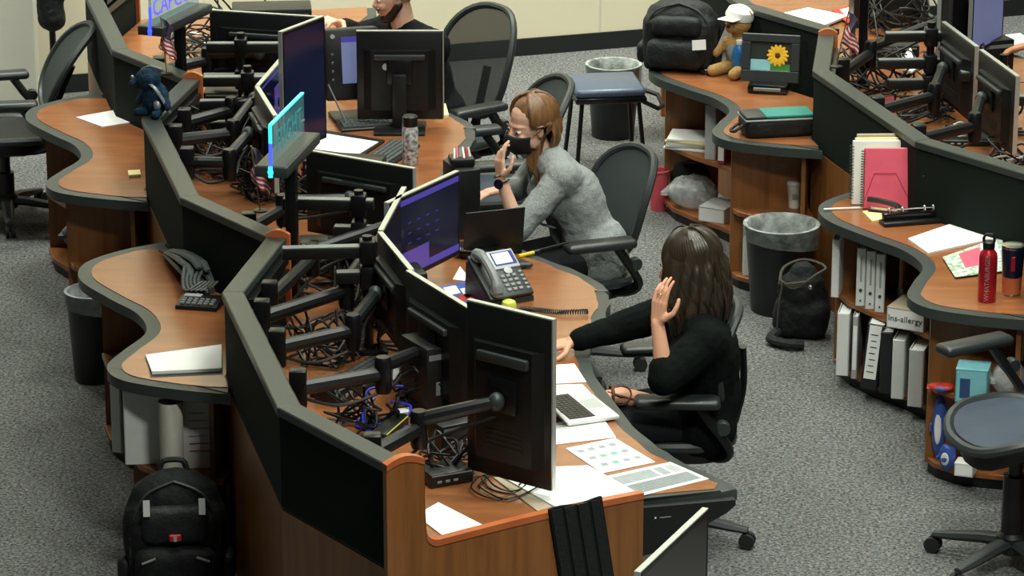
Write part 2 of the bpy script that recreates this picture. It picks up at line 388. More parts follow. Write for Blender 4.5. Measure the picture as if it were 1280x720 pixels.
# ---------------------------------------------------------------- the room
fl=MB().box(-8,8,-2,26,-.1,0).build('floor','carpet',smooth=0); tag(fl,kind='structure')
ce=MB().box(-8,8,-2,26,CEIL,CEIL+.1).build('ceiling','ceiling_white',smooth=0); tag(ce,kind='structure')
wa=at(680,67,0); wb=at(803,57,0); wd=(wb-wa).normalized(); wn=Vector((-wd.y,wd.x,0))
def wall_strip(name,m,t0,t1,d0,d1,z0,z1):
    q=[wa+wd*t0+wn*d0,wa+wd*t1+wn*d0,wa+wd*t1+wn*d1,wa+wd*t0+wn*d1]
    return tag(MB().prism([(p.x,p.y) for p in q],z0,z1).build(name,m,smooth=0),kind='structure')
wall_strip('wall_back','wall_beige',-8,9,.0,.15,0,CEIL)
wall_strip('baseboard_back','base_black',-8,9,-.015,0,0,.105)
for k in range(-5,6): wall_strip('trim_%d'%(k+6),'wall_panel',k*1.22+.35,k*1.22+.356,-.004,0,.105,3.2)
pc=at(47,150,0)
wl=MB().box(-7,pc.x,pc.y,pc.y+.16,0,CEIL).build('wall_left','wall_panel',smooth=0); tag(wl,kind='structure')
bl=MB().box(-7,pc.x,pc.y-.012,pc.y,0,.1).build('baseboard_left','base_black',smooth=0); tag(bl,kind='structure')
# ---------------------------------------------------------------- consoles: bent partitions, worktops, counters, bookcases
C1=Vector((0,0)); C2=C1+Vector((math.cos(R(-77)),math.sin(R(-77))))*1.27
C3=C2+Vector((math.cos(R(-54.5)),math.sin(R(-54.5))))*.665
C0=C1-Vector((math.cos(R(-99.5)),math.sin(R(-99.5))))*.70
PITCHV=C0-C3     # from one console to the next one further back
POD={'A':Vector((-1.07,11.74)),'D':Vector((1.39,15.05))}
POD['B']=POD['A']+PITCHV; POD['C']=POD['B']+PITCHV; POD['D2']=POD['D']+PITCHV+Vector((.02,.08)); POD['D0']=Vector((2.03,12.58))
PT=.08
ROT={'D':R(2.3)}
def mitre(pts,d):
    out=[]
    for i,p in enumerate(pts):
        n=[]
        if i>0: e=(p-pts[i-1]).normalized(); n.append(Vector((-e.y,e.x)))
        if i<len(pts)-1: e=(pts[i+1]-p).normalized(); n.append(Vector((-e.y,e.x)))
        m=sum(n,Vector((0,0))).normalized(); out.append(p+m*(d/m.dot(n[0])))
    return out
POLY=[C0,C1,C2,C3]
INNER=mitre(POLY,PT)
TOPZ=1.07
def partition(key,label,end=False):
    o=POD[key]; r=thing('console_partition',label,'partition',(o.x,o.y,0),ROT.get(key,0))
    out0=mitre(POLY,.008); in0=mitre(POLY,PT-.008)
    for i in range(3):
        seg=lambda a,b:[tuple(a[i]),tuple(a[i+1]),tuple(b[i+1]),tuple(b[i])]
        MB().prism(seg(out0,in0),.71,TOPZ-.03).build('fabric_panel','fabric_dark',r,smooth=0)
        MB().prism(seg(POLY,INNER),TOPZ-.03,TOPZ,bev=.004,seg=1).build('cap_rail','cap_grey',r,smooth=0)
        MB().prism(seg(out0,in0),.0,.70).build('wood_panel','wood_side',r,smooth=0)
        MB().prism(seg(mitre(POLY,.012),in0),.70,.71).build('reveal_strip','base_black',r,smooth=0)
        # slotted rail on the inner face, carries the arms
        a=Vector(INNER[i]); b=Vector(INNER[i+1]); e=(b-a).normalized(); n=Vector((-e.y,e.x)); a=a+e*.06; b=b-e*.06
        q=[a,b,b+n*.022,a+n*.022]
        for z in (.93,.985): MB().prism([tuple(p) for p in q],z,z+.035).build('mount_rail','black_metal',r,smooth=0)
    # wooden end board with rounded top at the far end
    a=Vector(C0); e=(C0-C1).normalized(); n=Vector((e.y,-e.x))
    def board(p0,e,w,th,name):
        n=Vector((-e.y,e.x)); pr=[]
        for k in range(9):
            t=k/8; pr.append((t*w,TOPZ+.012+.018*math.sin(PI*t)))
        v=[];f=[]
        for (s_,z) in [(0,0),(w,0)]+pr[::-1]:
            for d in (0,th): q=p0+n*s_+e*d; v.append((q.x,q.y,z))
        m=len(v)//2
        f=[tuple(range(0,2*m,2)),tuple(range(1,2*m,2))[::-1]]+[(2*i,2*((i+1)%m),2*((i+1)%m)+1,2*i+1) for i in range(m)]
        return MB().add(v,[q[::-1] for q in f]).build(name,'wood_trim',r,smooth=.5)
    if end!='none': board(Vector(C0)+(-(C0-C1).normalized().orthogonal())*0,(C0-C1).normalized(),-PT-.012,.022,'end_board')
    return r
PA=partition('A','dark fabric partition with grey cap around the nearest console, ending in a wooden end panel')
PB=partition('B','dark bent partition of the middle console, blue plush toy on its cap')
PC=partition('C','dark bent partition of the farthest console at upper left')
PD=partition('D','dark bent partition at right, behind the pink notebook')
PD2=partition('D2','dark bent partition behind the framed flower photo')
PD0=partition('D0','dark partition at the right edge, behind the red bottle')
# continuous worktops on the operators' side
U=Vector((math.cos(R(13)),math.sin(R(13)))); V=Vector((math.cos(R(103)),math.sin(R(103))))   # into the console, along the row
MID=(C1+C2)/2
HALF=PITCHV.length/2
def loc(lx,ly): return MID+U*lx+V*ly
EDGE=[(0,1.33),(.25,1.33),(.5,1.36),(.72,1.43),(.92,1.53),(1.1,1.605),(HALF,1.63)]
def edge_x(ly):
    a=abs(ly); a=a if a<=HALF else 2*HALF-a
    for (p,q),(p2,q2) in zip(EDGE,EDGE[1:]):
        if a<=p2+1e-9:
            t=(a-p)/(p2-p); t=t*t*(3-2*t); return q+(q2-q)*t
    return EDGE[-1][1]
DZ=.76
def worktop(key,label,near=False):
    o=POD[key]; r=thing('console_desk',label,'desk',(o.x,o.y,0),ROT.get(key,0))
    back=mitre(POLY,PT+.024)
    lo=-.93 if near else -HALF
    n=40; fr=[(lo+(HALF-lo)*k/n) for k in range(n+1)]
    if near:
        front=[loc(edge_x(y),y) for y in fr]
        corner=[loc(1.15,-.935),loc(1.46,-.945),loc(1.52,-.925)]
        pl=[back[3]+ (C3-C2).normalized()*-.03]+corner+front[1:]+[loc(.42,HALF),back[0],back[1],back[2]]
    else:
        front=[loc(edge_x(y),y) for y in fr]; pl=[back[3],loc(.42,-HALF)]+front+[loc(.42,HALF),back[0],back[1],back[2]]
    pl=[tuple(p) for p in pl]
    MB().prism(pl,DZ-.045,DZ-.003,bev=.012).build('edge_trim','edge_vinyl',r)
    front2=[loc(edge_x(y)-.05,y) for y in fr]
    if near: pl2=[back[3]+(C3-C2).normalized()*-.03]+[loc(1.15,-.92),loc(1.44,-.92)]+front2[1:]+[loc(.42,HALF),back[0],back[1],back[2]]
    else: pl2=[back[3],loc(.42,-HALF)]+front2+[loc(.42,HALF),back[0],back[1],back[2]]
    MB().prism([tuple(p) for p in pl2],DZ-.02,DZ).build('wood_top','wood_top',r,smooth=0)
    # gable under the bulge between two consoles
    g0,g1=loc(.12,HALF-.05),loc(1.36,HALF-.05)
    e=(g1-g0).normalized(); nn=Vector((-e.y,e.x))*.03
    MB().prism([tuple(g0),tuple(g1),tuple(g1+nn),tuple(g0+nn)],0,DZ-.045).build('gable_panel','wood_side',r,smooth=0)
    return r
DA=worktop('A','cherry worktop of the nearest console, spread with papers and a laptop',near=True)
DB=worktop('B','cherry worktop of the middle console with speckled bottle')
DC=worktop('C','cherry worktop of the farthest console at upper left')
DD=worktop('D','cherry worktop of the right-hand console under loose cables')
DD2=worktop('D2','cherry worktop at upper right beyond the plush bear')
# end panel of the nearest console: upright post, swept top edge, dark drape and end bracket
o=POD['A']; ep=thing('console_end_panel','wooden end panel with upright post at the near end of the front console','panel',(o.x,o.y,0))
e0=Vector(C3)-Vector((math.cos(R(-54.5)),math.sin(R(-54.5))))*0; e1=loc(1.17,-.955)
ed=(e1-e0).normalized(); en=Vector((ed.y,-ed.x)); EL=(e1-e0).length
def strip(prof_top,prof_bot,th,off,bow=0):
    v=[];n=len(prof_top)
    for k in range(n):
        for (s_,z) in (prof_top[k],prof_bot[k]):
            for d in (off,off+th):
                q=e0+ed*s_+en*(d+bow*math.sin(PI*max(0,min(1,s_/EL)))); v.append((q.x,q.y,z))
    f=[]
    for k in range(n-1):
        a=4*k;b=4*k+4
        f+=[(a,b,b+1,a+1),(a+2,a+3,b+3,b+2),(a,a+2,b+2,b),(a+1,b+1,b+3,a+3)]
    f+=[(0,1,3,2),(4*n-4,4*n-2,4*n-1,4*n-3)]
    return MB().add(v,[q[::-1] for q in f])
top=[]
for k in range(7):
    t=k/6; top.append((-.015+.135*t, TOPZ+.005+.02*math.sin(PI*t)))
top+=[(.121,.90),(.125,.83)]
for k in range(1,6):
    t=k/5*PI/2; top.append((.125+.045*(1-math.cos(t)),.83-.045*math.sin(t)))
for k in range(1,13):
    t=k/12; top.append((.17+(EL-.17)*t,.785+.012*math.sin(PI*t)))
strip(top,[(s_,0) for s_,_ in top],.024,0,.012).build('panel_board','wood_side',ep)
strip([(s_,z+.006) for s_,z in top],[(s_,z-.016) for s_,z in top],.03,-.003,.012).build('edge_banding','wood_trim',ep)
# dark padded drape hanging over the end panel
dr=thing('padded_strip','dark green ribbed pad hung over the wooden end panel','pad',(o.x,o.y,0))
s0=EL*.60
strip([(s0+.208*k/8,.815+.004*math.sin(k)) for k in range(9)],[(s0+.10+.208*k/8,.25) for k in range(9)],.010,.026,.012).build('pad_cloth','fabric_dark',dr)
for k in range(4):
    s0=EL*.60+k*.052
    strip([(s0+.006,.812),(s0+.046,.812)],[(s0+.106,.25),(s0+.146,.25)],.014,.026,.012).build('rib','bag_black2',dr)
# end bracket: dark tapered gusset below the corner of the worktop
g0=loc(1.17,-.955); g1=loc(1.50,-.955)
v=[];ge=(g1-g0).normalized(); gn=Vector((ge.y,-ge.x)); gl=(g1-g0).length
prof=[(0,.735),(0,.56),(.08,.575),(gl*.6,.64),(gl-.03,.69),(gl,.715),(gl,.735)]
for s_,z in prof:
    for d in (0,.03): q=g0+ge*s_+gn*(d-.01); v.append((q.x,q.y,z))
m=len(prof)
gb=thing('end_bracket','dark tapered bracket under the rounded front corner of the nearest desk','bracket',(o.x,o.y,0))
MB().add(v,[tuple(range(0,2*m,2))[::-1],tuple(range(1,2*m,2))]+[(2*i,2*((i+1)%m),2*((i+1)%m)+1,2*i+1) for i in range(m)]).build('bracket_plate','base_black',gb,smooth=0)
q=g0+ge*.05+gn*.021; MB().rbox(-.003,.003,-.001,.001,-.003,.003,.0008,1,Matrix.Translation((q.x,q.y,.695))@RZ(math.atan2(ge.y,ge.x))).build('marking_dot','paper',gb); q=g0+ge*.085+gn*.021; MB().box(-.02,.02,-.001,.001,-.002,.002,Matrix.Translation((q.x,q.y,.695))@RZ(math.atan2(ge.y,ge.x))).build('marking_bar','grey_plastic',gb,smooth=0)
# ---- S-shaped counters outside, with open bookcases below (one per junction)
CNT=[(-.385,1.70),(-.56,1.58),(-.69,1.40),(-.68,1.18),(-.53,.93),(-.40,.74),(-.345,.52),(-.41,.30),(-.45,.12),(-.38,-.03),(-.18,-.13),(.04,-.19)]
CURVE=[(p.x,p.y) for p in catmull([(a,b,0) for a,b in CNT],6)]
BC2=C2+PITCHV; BC1=C1+PITCHV
def hug(): # back line along the two partitions
    e=(C2-C1).normalized(); up=(BC1-BC2).normalized()
    return [tuple(C1+e*.19),tuple(C1),tuple(C0+Vector((-.0,0))),tuple(BC2),tuple(BC2+up*.46)]
CZ=.74
def counter(key,label):
    o=POD[key]; r=thing('s_curve_counter',label,'counter',(o.x,o.y,0))
    pl=CURVE+[tuple(Vector(p)) for p in hug()]
    MB().prism(pl,CZ-.045,CZ-.003,bev=.014).build('edge_trim','edge_vinyl',r)
    ins=[]
    for i,p in enumerate(CURVE):
        a=Vector(CURVE[max(i-1,0)]); b=Vector(CURVE[min(i+1,len(CURVE)-1)]); e=(b-a).normalized(); n=Vector((-e.y,e.x)); ins.append(tuple(Vector(p)+n*.055))
    e=(C2-C1).normalized(); up=(BC1-BC2).normalized()
    h=[tuple(C1+e*.12),tuple(C1),tuple(C0),tuple(BC2),tuple(BC2+up*.36)]; MB().prism(ins[4:-3]+h,CZ-.02,CZ).build('wood_top','wood_top',r,smooth=0)
    return r
counter('A','S-curved cherry counter at left with umbrella, desk phone and white papers')
counter('B','far left S-curved counter, glossy, with a white sheet near the partition')
counter('D','S-curved counter carrying the black backpack and framed flower photo')
counter('D0','S-curved counter at right with red bottle and pink notebook')
def bookcase(key,label):
    o=POD[key]; r=thing('bookcase',label,'bookcase',(o.x,o.y,0))
    up=[(-.62,1.30),(-.58,1.14),(-.48,.97),(-.36,.82),(-.27,.66),(.05,.71),(-.25,1.17),(-.32,1.32)]
    lo=[(-.36,.10),(-.33,.02),(-.26,-.05),(-.15,-.10),(.0,-.14),(.02,-.05),(.07,.36),(-.30,.42)]
    for nm,pl in (('shelf_board',up),('shelf_board',lo)):
        for z in (.045,.36):
            MB().prism(pl,z,z+.022,bev=.003,seg=1).build(nm,'wood_shelf',r,smooth=0)
        c=Vector((sum(p[0] for p in pl)/len(pl),sum(p[1] for p in pl)/len(pl)))
        MB().prism([tuple(c+(Vector(p)-c)*.93) for p in pl],0,.045).build('plinth','base_black',r,smooth=0)
    def upright(a,b,z0=.045,z1=CZ-.045,th=.022,name='side_panel'):
        a=Vector(a);b=Vector(b);e=(b-a).normalized();n=Vector((-e.y,e.x))*th
        return MB().prism([tuple(a),tuple(b),tuple(b+n),tuple(a+n)],z0,z1).build(name,'wood_side',r,smooth=0)
    upright((-.615,1.31),(-.34,1.34)); upright((-.27,.66),(.05,.71)); upright((-.36,.08),(-.02,.02+.06)); upright((-.03,-.135),(-.005,.0),th=.02)
    bk=catmull([(-.26,.66,0),(-.245,.52,0),(-.28,.42,0),(-.33,.34,0)],5)
    v=[];f=[]
    for p in bk:
        for z in (.045,CZ-.045): v+= [(p.x,p.y,z),(p.x+.016,p.y+.004,z)]
    for i in range(len(bk)-1):
        a=4*i;b=a+4; f+=[(a,a+2,b+2,b),(a+1,b+1,b+3,a+3),(a+2,a+3,b+3,b+2)]
    MB().add(v,f).build('nose_panel','wood_side',r)
    bk=catmull([(-.33,.33,0),(-.2,.40,0),(-.05,.40,0),(.05,.34,0)],5)
    v=[];f=[]
    for p in bk:
        for z in (.045,CZ-.045): v+= [(p.x,p.y,z),(p.x,p.y+.015,z)]
    for i in range(len(bk)-1):
        a=4*i;b=a+4; f+=[(a,b,b+2,a+2),(a+1,a+3,b+3,b+1)]
    MB().add(v,f).build('back_panel','wood_side',r)
    return r
bookcase('A','open wooden bookcase at left, paper roll inside, backpack leaning in front')
bookcase('B','far left open bookcase holding a mottled black bag')
bookcase('D','open wooden bookcase beneath the lunch bag counter, paper cup on its shelf')
bookcase('D0','open wooden bookcase of white binders below the pink notebook')
# ---------------------------------------------------------------- chairs
def squircle(u,v,p=3.2):
    r=math.hypot(u,v)
    if r<1e-6: return (0,0)
    k=(abs(u/r)**p+abs(v/r)**p)**(-1/p); return (u*k,v*k)
def office_chair(label,x,y,face,mesh='chair_mesh',seat='seat_blue',recline=.18,lift=0,bh=.43,group='mesh office chairs'):
    r=thing('office_chair',label,'chair',(x,y,0),face,group)
    def sf(u,v):
        a,b=squircle(u,v,2.6); xx=.245*a; yy=.255*b*(1-.05*a)
        z=.455+lift+.028*b*b-.035*max(0,a-.35)**2*3-.012*(1-a*a)*(1-b*b); return (xx,yy,z)
    MB().disc(lambda u,v:sf(u*.9,v*.9),(0,0,-.012),6,32).build('seat',seat,r)
    MB().tube([Vector(sf(math.cos(2*PI*k/40)*.97,math.sin(2*PI*k/40)*.97))+Vector((0,0,-.012)) for k in range(40)],.021,8,closed=True).build('seat_frame','graphite',r)
    MB().disc(lambda u,v:(lambda p:(p[0]*.8,p[1]*.8,p[2]-.045))(sf(u,v)),(0,0,-.05),3,24).build('seat_pan','black_plastic',r)
    def bf(u,v):   # u up, v across
        a,b=squircle(u,v,2.8); h=(a+1)/2; wid=.20+.062*math.sin(PI*min(1,.15+.62*h))
        z=.55+lift+bh*h; yy=wid*b
        xx=-.205-recline*h*.9-.05*math.sin(PI*h)*-1*.4+.06*b*b*(.5+.5*h)-.03*h*h; return (xx,yy,z)
    MB().disc(lambda u,v:bf(u*.93,v*.93),(-.01,0,0),6,32).build('backrest',mesh,r)
    MB().tube([Vector(bf(math.cos(2*PI*k/44)*.98,math.sin(2*PI*k/44)*.98))+Vector((-.005,0,0)) for k in range(44)],.018,8,closed=True).build('back_frame','graphite',r)
    MB().tube(catmull([(-.06,0,.40+lift),(-.22,0,.44+lift),(-.28,0,.60+lift),(-.27-recline*.35,0,.78+lift)],5),[.035]*8+[.028]*8,8,flat=.5).build('spine','black_plastic',r)
    for s in (1,-1):
        MB().rbox(-.16,.16,-.048,.048,-.021,.021,.02,3,T(-.0,s*.305,.672+lift)@RZ(-s*.08)).build('armrest','arm_pad',r)
        MB().tube(catmull([(-.08,s*.305,.655+lift),(-.13,s*.30,.58+lift),(-.20,s*.275,.47+lift),(-.17,s*.2,.415+lift),(-.06,s*.08,.40+lift)],4),[.03]*5+[.026]*12,8,flat=.7).build('arm_support','black_plastic',r)
        MB().lathe([(.026,-.02),(.03,-.012),(.03,.012),(.026,.02)],12,T(-.17,s*.30,.565+lift)@RX(PI/2)).build('arm_knob','graphite',r)
    MB().rbox(-.13,.11,-.10,.10,.345+lift,.415+lift,.03,2).build('tilt_mechanism','black_plastic',r)
    MB().lathe([(.045,.14),(.045,.25+lift),(.028,.252+lift),(.028,.36+lift)],14).build('gas_lift','black_metal',r)
    MB().lathe([(.035,.055),(.06,.07),(.06,.13),(.045,.145)],14).build('base_hub','black_plastic',r)
    for k in range(5):
        a=2*PI*k/5+.3; M=RZ(a)
        MB().tube([(.03,0,.105),(.12,0,.10),(.24,0,.082),(.315,0,.072)],[.036,.034,.027,.019],8,M,flat=.7).build('base_leg','graphite',r)
        q=MB(); 
        for sy in (.015,-.015): q.lathe([(.012,-.009),(.03,-.009),(.031,0),(.03,.009),(.012,.009)],16,M@T(.315,sy,.031)@RX(PI/2))
        q.tube([(.315,0,.03),(.315,0,.07)],.009,6,M); q.build('caster','black_rubber',r)
    return r
def hub_from(px,py,z): p=at(px,py,z); return p.x,p.y
office_chair('black office chair holding the person in black sweater',.595,11.95,R(183),recline=.02,bh=.40)
office_chair('grey mesh office chair holding the person in grey blazer',.25,13.88,R(204),recline=.14)
office_chair('empty grey mesh chair behind the person in grey blazer',-.12,15.13,R(196))
MC=office_chair('tall see-through mesh chair of the person in black shirt',-.37,16.05,R(222),mesh='chair_mesh_thin',bh=.53)
office_chair('empty office chair at the lower right corner, blue-grey seat',1.88,11.68,R(206),lift=.12)
office_chair('dark office chair with tilted back at the left, beyond the far left counter',-2.55,16.2,R(192),recline=.26,seat='black_plastic')
# padded stool by the far wastebasket
sp=at(757,104,.46); st=thing('padded_stool','black backless padded stool with blue-grey vinyl seat near far wall','stool',(sp.x,sp.y,0),R(8))
MB().rbox(-.185,.185,-.19,.19,.425,.475,.022,3).build('seat_pad','vinyl_blue',st)
MB().rbox(-.19,.19,-.195,.195,.395,.43,.012,2).build('seat_frame','black_gloss',st)
for sx in (-1,1):
    for sy in (-1,1): MB().tube([(sx*.15,sy*.155,.40),(sx*.185,sy*.2,0.006)],.012,8).build('leg','black_metal',st)
MB().tube([(.17,-.17,.40),(.25,-.18,.36),(.30,-.05,.34),(.30,.1,.36),(.17,.16,.40)],.012,8).build('side_handle','black_metal',st)
# ---------------------------------------------------------------- people
def hand(mb,w,d,n,thumb,curl=(.5,.6,.7,.8),sz=1.0,spread=.06,tcurl=.4):
    """palm + five fingers; d finger direction, n palm-facing normal, thumb=+1/-1 side"""
    w=Vector(w); d=Vector(d).normalized(); n=Vector(n); n=(n-d*n.dot(d)).normalized(); s=d.cross(n)*thumb
    k=sz
    for q in (-1.5,-.5,.5,1.5): mb.cap(w+d*.012*k+s*q*.011*k,w+d*.085*k+s*q*.019*k,.017*k,.0125*k,8)
    L=((.045,.027,.02),(.05,.031,.022),(.047,.029,.021),(.037,.022,.018))
    for i in range(4):
        q=1.5-i; b=w+d*.087*k+s*q*.0195*k; a=curl[i]; dd=(d+s*q*spread).normalized()
        ang=a*.5
        for j in range(3):
            t=(dd*math.cos(ang)+n*math.sin(ang)); e=b+t*L[i][j]*k; mb.cap(b,e,(.0098-.001*j)*k,(.0092-.0012*j)*k,8); b=e; ang+=a*.75
    b=w+d*.025*k+s*.03*k; t1=(d*.6+s*.75+n*.35).normalized(); e=b+t1*.045*k; mb.cap(b,e,.015*k,.0115*k,8)
    t2=(d*.85+s*.35*(1-tcurl)+n*.3).normalized(); e2=e+t2*.033*k; mb.cap(e,e2,.0112*k,.010*k,8); mb.cap(e2,e2+(d*.9+n*.25-s*.1*tcurl).normalized()*.026*k,.010*k,.008*k,8)
def head_shape(mb,M,k=1.0,woman=True):
    """x forward, z up, origin between the eyes' depth centre of the skull"""
    E=lambda c,r:mb.ell(c,r,M,18,12)
    E((-.012,0,.035),(.098*k,.076*k,.088*k)); E((.018,0,-.005),(.078*k,.068*k,.085*k))
    E((.030,0,-.058),(.058*k,.052*k,.052*k)); E((.066,0,-.092),(.024*k,.024*k,.018*k))
    E((.058,0,.022),(.036,.055,.014)); 
    for s in (1,-1):
        E((.070,s*.034,-.030),(.024,.024,.024)); E((.0,s*.074,-.012),(.018,.009,.031)); E((.02,s*.052,-.062),(.03,.015,.03))
    mb.cap((.088,0,.012),(.108,0,-.026),.009,.0135,8,M); 
    for s in (1,-1): E((.098,s*.011,-.030),(.011,.009,.008))
    mb.cap((.090,-.018,-.058),(.090,.018,-.058),.007,.007,8,M); mb.cap((.087,-.014,-.070),(.087,.014,-.070),.008,.008,8,M)
def face_parts(root,M,brow):
    e=MB()
    for s in (1,-1): e.ell((.0815,s*.0315,.0),(.0125,.0135,.0085),M,12,8)
    ew=e.build('eyes','eye_white',root)
    e=MB()
    for s in (1,-1): e.ell((.0915,s*.032,-.0005),(.004,.0062,.0062),M,10,6)
    e.build('irises','eye_dark',ew)
    e=MB()
    for s in (1,-1): e.tube([M@Vector(p) for p in ((.098,s*.014,.020),(.097,s*.030,.026),(.086,s*.048,.020))],[.0035,.0042,.002],6)
    e.build('eyebrows',brow,root)
    e=MB(); e.tube([M@Vector(p) for p in ((.085,-.024,-.0635),(.0975,0,-.0645),(.085,.024,-.0635))],[.003,.0042,.003],6); e.build('lips','coral',root)
def wrinkle(amp,freq,z=1.0):
    def d(co,no):
        a=noise.noise(Vector((co.x*freq,co.y*freq,co.z*freq*z))); b=noise.noise(Vector((co.x*freq*2.3+9,co.y*freq*2.3,co.z*freq*2.3*z)))
        return co+no*(amp*(a*.7+(1-abs(b)*2)*.3))
    return d
def chain(mb,pts,rs,inf=0,n=12):
    for (a,b),(ra,rb) in zip(zip(pts,pts[1:]),zip(rs,rs[1:])): mb.cap(a,b,ra+inf,rb+inf,n)
# ---- woman in the grey blazer
W1=Vector((.33,13.88,0)); w1=thing('person','person in grey blazer and black face mask, hand raised to cheek','person',W1)
def L(root,*p): return Vector(p)-root
r_=lambda *p:L(W1,*p)
HM1=T(*r_(.078,13.88,1.128))@RZ(R(214))@RY(R(10))@RX(R(-4))
f1=Vector((math.cos(R(205)),math.sin(R(205)),0)); l1=Vector((-f1.y,f1.x,0))
pel,wai,che,nek=r_(.34,13.90,.53),r_(.30,13.89,.68),r_(.235,13.885,.84),r_(.14,13.885,1.0)
shL,elL,wrL=r_(.215,13.735,.935),r_(.028,13.635,.735),r_(-.046,13.665,.945)
shR,elR,wrR=r_(.150,14.045,.935),r_(.03,14.10,.78),r_(-.03,13.95,.82)
def torso(mb,pel,wai,che,nek,shL,shR,l,inf,hip=.155,bust=True,f=None):
    for s in (1,-1):
        mb.cap(pel+l*s*.075,wai+l*s*.055,.115+inf,.105+inf,14); mb.cap(wai+l*s*.055,che+l*s*.065,.10+inf,.108+inf,14)
        if bust: mb.ell(che+l*s*.07+f*.065+Vector((0,0,-.02)),(.065+inf,.065+inf,.065+inf))
    mb.cap(che,che*.4+nek*.6,.11+inf,.075+inf,14)
    mb.cap(shL,che*.25+nek*.75,.055+inf,.06+inf,12); mb.cap(shR,che*.25+nek*.75,.055+inf,.06+inf,12)
    mb.cap(shL,che+l*.05,.06+inf,.09+inf,12); mb.cap(shR,che-l*.05,.06+inf,.09+inf,12)
def legs(mb,pel,l,f,inf,kneeL,kneeR,ankL,ankR,feet=True):
    for s,kn,an in ((1,kneeL,ankL),(-1,kneeR,ankR)):
        h=pel+l*s*.085; mb.cap(h,kn,.088+inf,.062+inf,12); mb.cap(kn,kn*.6+an*.4,.060+inf,.056+inf,12); mb.cap(kn*.6+an*.4,an,.056+inf,.038+inf,12)
        if feet: mb.cap(an+Vector((0,0,-.02)),an+f*.13+Vector((0,0,-.045)),.036,.028,10)
kL,kR=pel+l1*.10+f1*.42+Vector((0,0,-.01)),pel-l1*.10+f1*.42+Vector((0,0,-.01))
aL,aR=kL+f1*-.02+Vector((0,0,-.435)),kR+f1*-.02+Vector((0,0,-.435))
b=MB(); head_shape(b,HM1); chain(b,[nek+Vector((.01,0,-.06)),HM1@Vector((-.012,0,-.06))],[.052,.048])
torso(b,pel,wai,che,nek,shL,shR,l1,-.012,f=f1); legs(b,pel,l1,f1,-.012,kL,kR,aL,aR)
chain(b,[shL,elL,wrL],[.045,.037,.024]); chain(b,[shR,elR,wrR],[.045,.037,.024])
hand(b,wrL,r_(-.058,13.685,1.10)-wrL,Vector((.9,.5,.0)),-1,(.35,.5,.75,.9),.92)
hand(b,wrR,Vector((-.9,-.35,-.1)),Vector((0,0,-1)),-1,(.4,.4,.4,.4),.92)
body1=mesh_obj('body',remeshed(b,.0042,3),'skin_pale',w1)
c=MB(); torso(c,pel+Vector((0,0,.0)),wai,che,nek,shL,shR,l1,.016,f=f1)
for s in (1,-1): c.cap(pel+l1*s*.10,pel+l1*s*.09+Vector((0,0,.08)),.125,.125,14)
mL=elL+(wrL-elL)*.25; chain(c,[shL,shL*.5+elL*.5,elL,mL],[.064,.062,.055,.050]); mR=elR+(wrR-elR)*.7; chain(c,[shR,elR,mR],[.064,.055,.042])
jk=mesh_obj('blazer',remeshed(c,.0075,4,wrinkle(.009,14)),'knit_grey',w1)
# lapel and seam ridges
q=MB()
for s in (1,-1):
    q.tube(catmull([nek+l1*s*.055+Vector((.03,0,.02)),nek+l1*s*.07+f1*.045+Vector((0,0,-.03)),che+l1*s*.055+f1*.145,che+l1*s*.02+f1*.15+Vector((0,0,-.12)),wai+l1*s*.01+f1*.125],5),.010,6,flat=.45)
q.build('lapels','knit_grey',jk)
q=MB(); cu=(wrL-elL).normalized()
a0=mL+cu*.01; uu=cu.orthogonal().normalized(); vv=cu.cross(uu)
q.tube([a0+uu*.050*math.cos(2*PI*k/20)+vv*.050*math.sin(2*PI*k/20) for k in range(20)],.008,6,closed=True); q.build('sleeve_cuff','knit_grey',jk)
c=MB(); legs(c,pel,l1,f1,.008,kL,kR,aL+Vector((0,0,.04)),aR+Vector((0,0,.04)),False); c.cap(pel+l1*.06,pel-l1*.06,.13,.13,12)
mesh_obj('trousers',remeshed(c,.010,3),'trouser_dark',w1)
c=MB(); c.ell((0,0,0),(.055,.07,.1),T(*(che+f1*.075+Vector((0,0,.05))))); 
c.build('top','shirt_black',w1)
# mask
def maskf(u,v):
    th=(u-.5)*2.5; z=.0-.098*v; bulge=.020*math.sin(PI*min(1,v*.9+.08)); r=.079-.018*v
    x=.024+(r+bulge+.022*math.exp(-(th/.5)**2)*(1-abs(v-.4)))*math.cos(th)*1.0; y=(r-.004)*math.sin(th)*.98
    z=-.014-.092*v+.012*math.exp(-(th/.4)**2)*(1-v)-.012*abs(th)*(.5-v); return (x,y,z)
mk=MB().grid(maskf,18,8,HM1,thick=(-.0,0,0)); mk=MB(); mk.grid(maskf,20,10,HM1); mko=mk.build('face_mask','mask_black',w1)
sm=mko.modifiers.new('thickness','SOLIDIFY'); sm.thickness=.004
q=MB()
for s in (1,-1):
    for z0,z1 in ((-.02,.012),(-.075,-.04)): q.tube([HM1@Vector(p) for p in ((.035,s*.073,z0),(.005,s*.084,(z0+z1)/2),(-.012,s*.086,z1))],.0013,6)
q.build('ear_loop','mask_black',mko)
face_parts(w1,HM1,'hair_auburn')
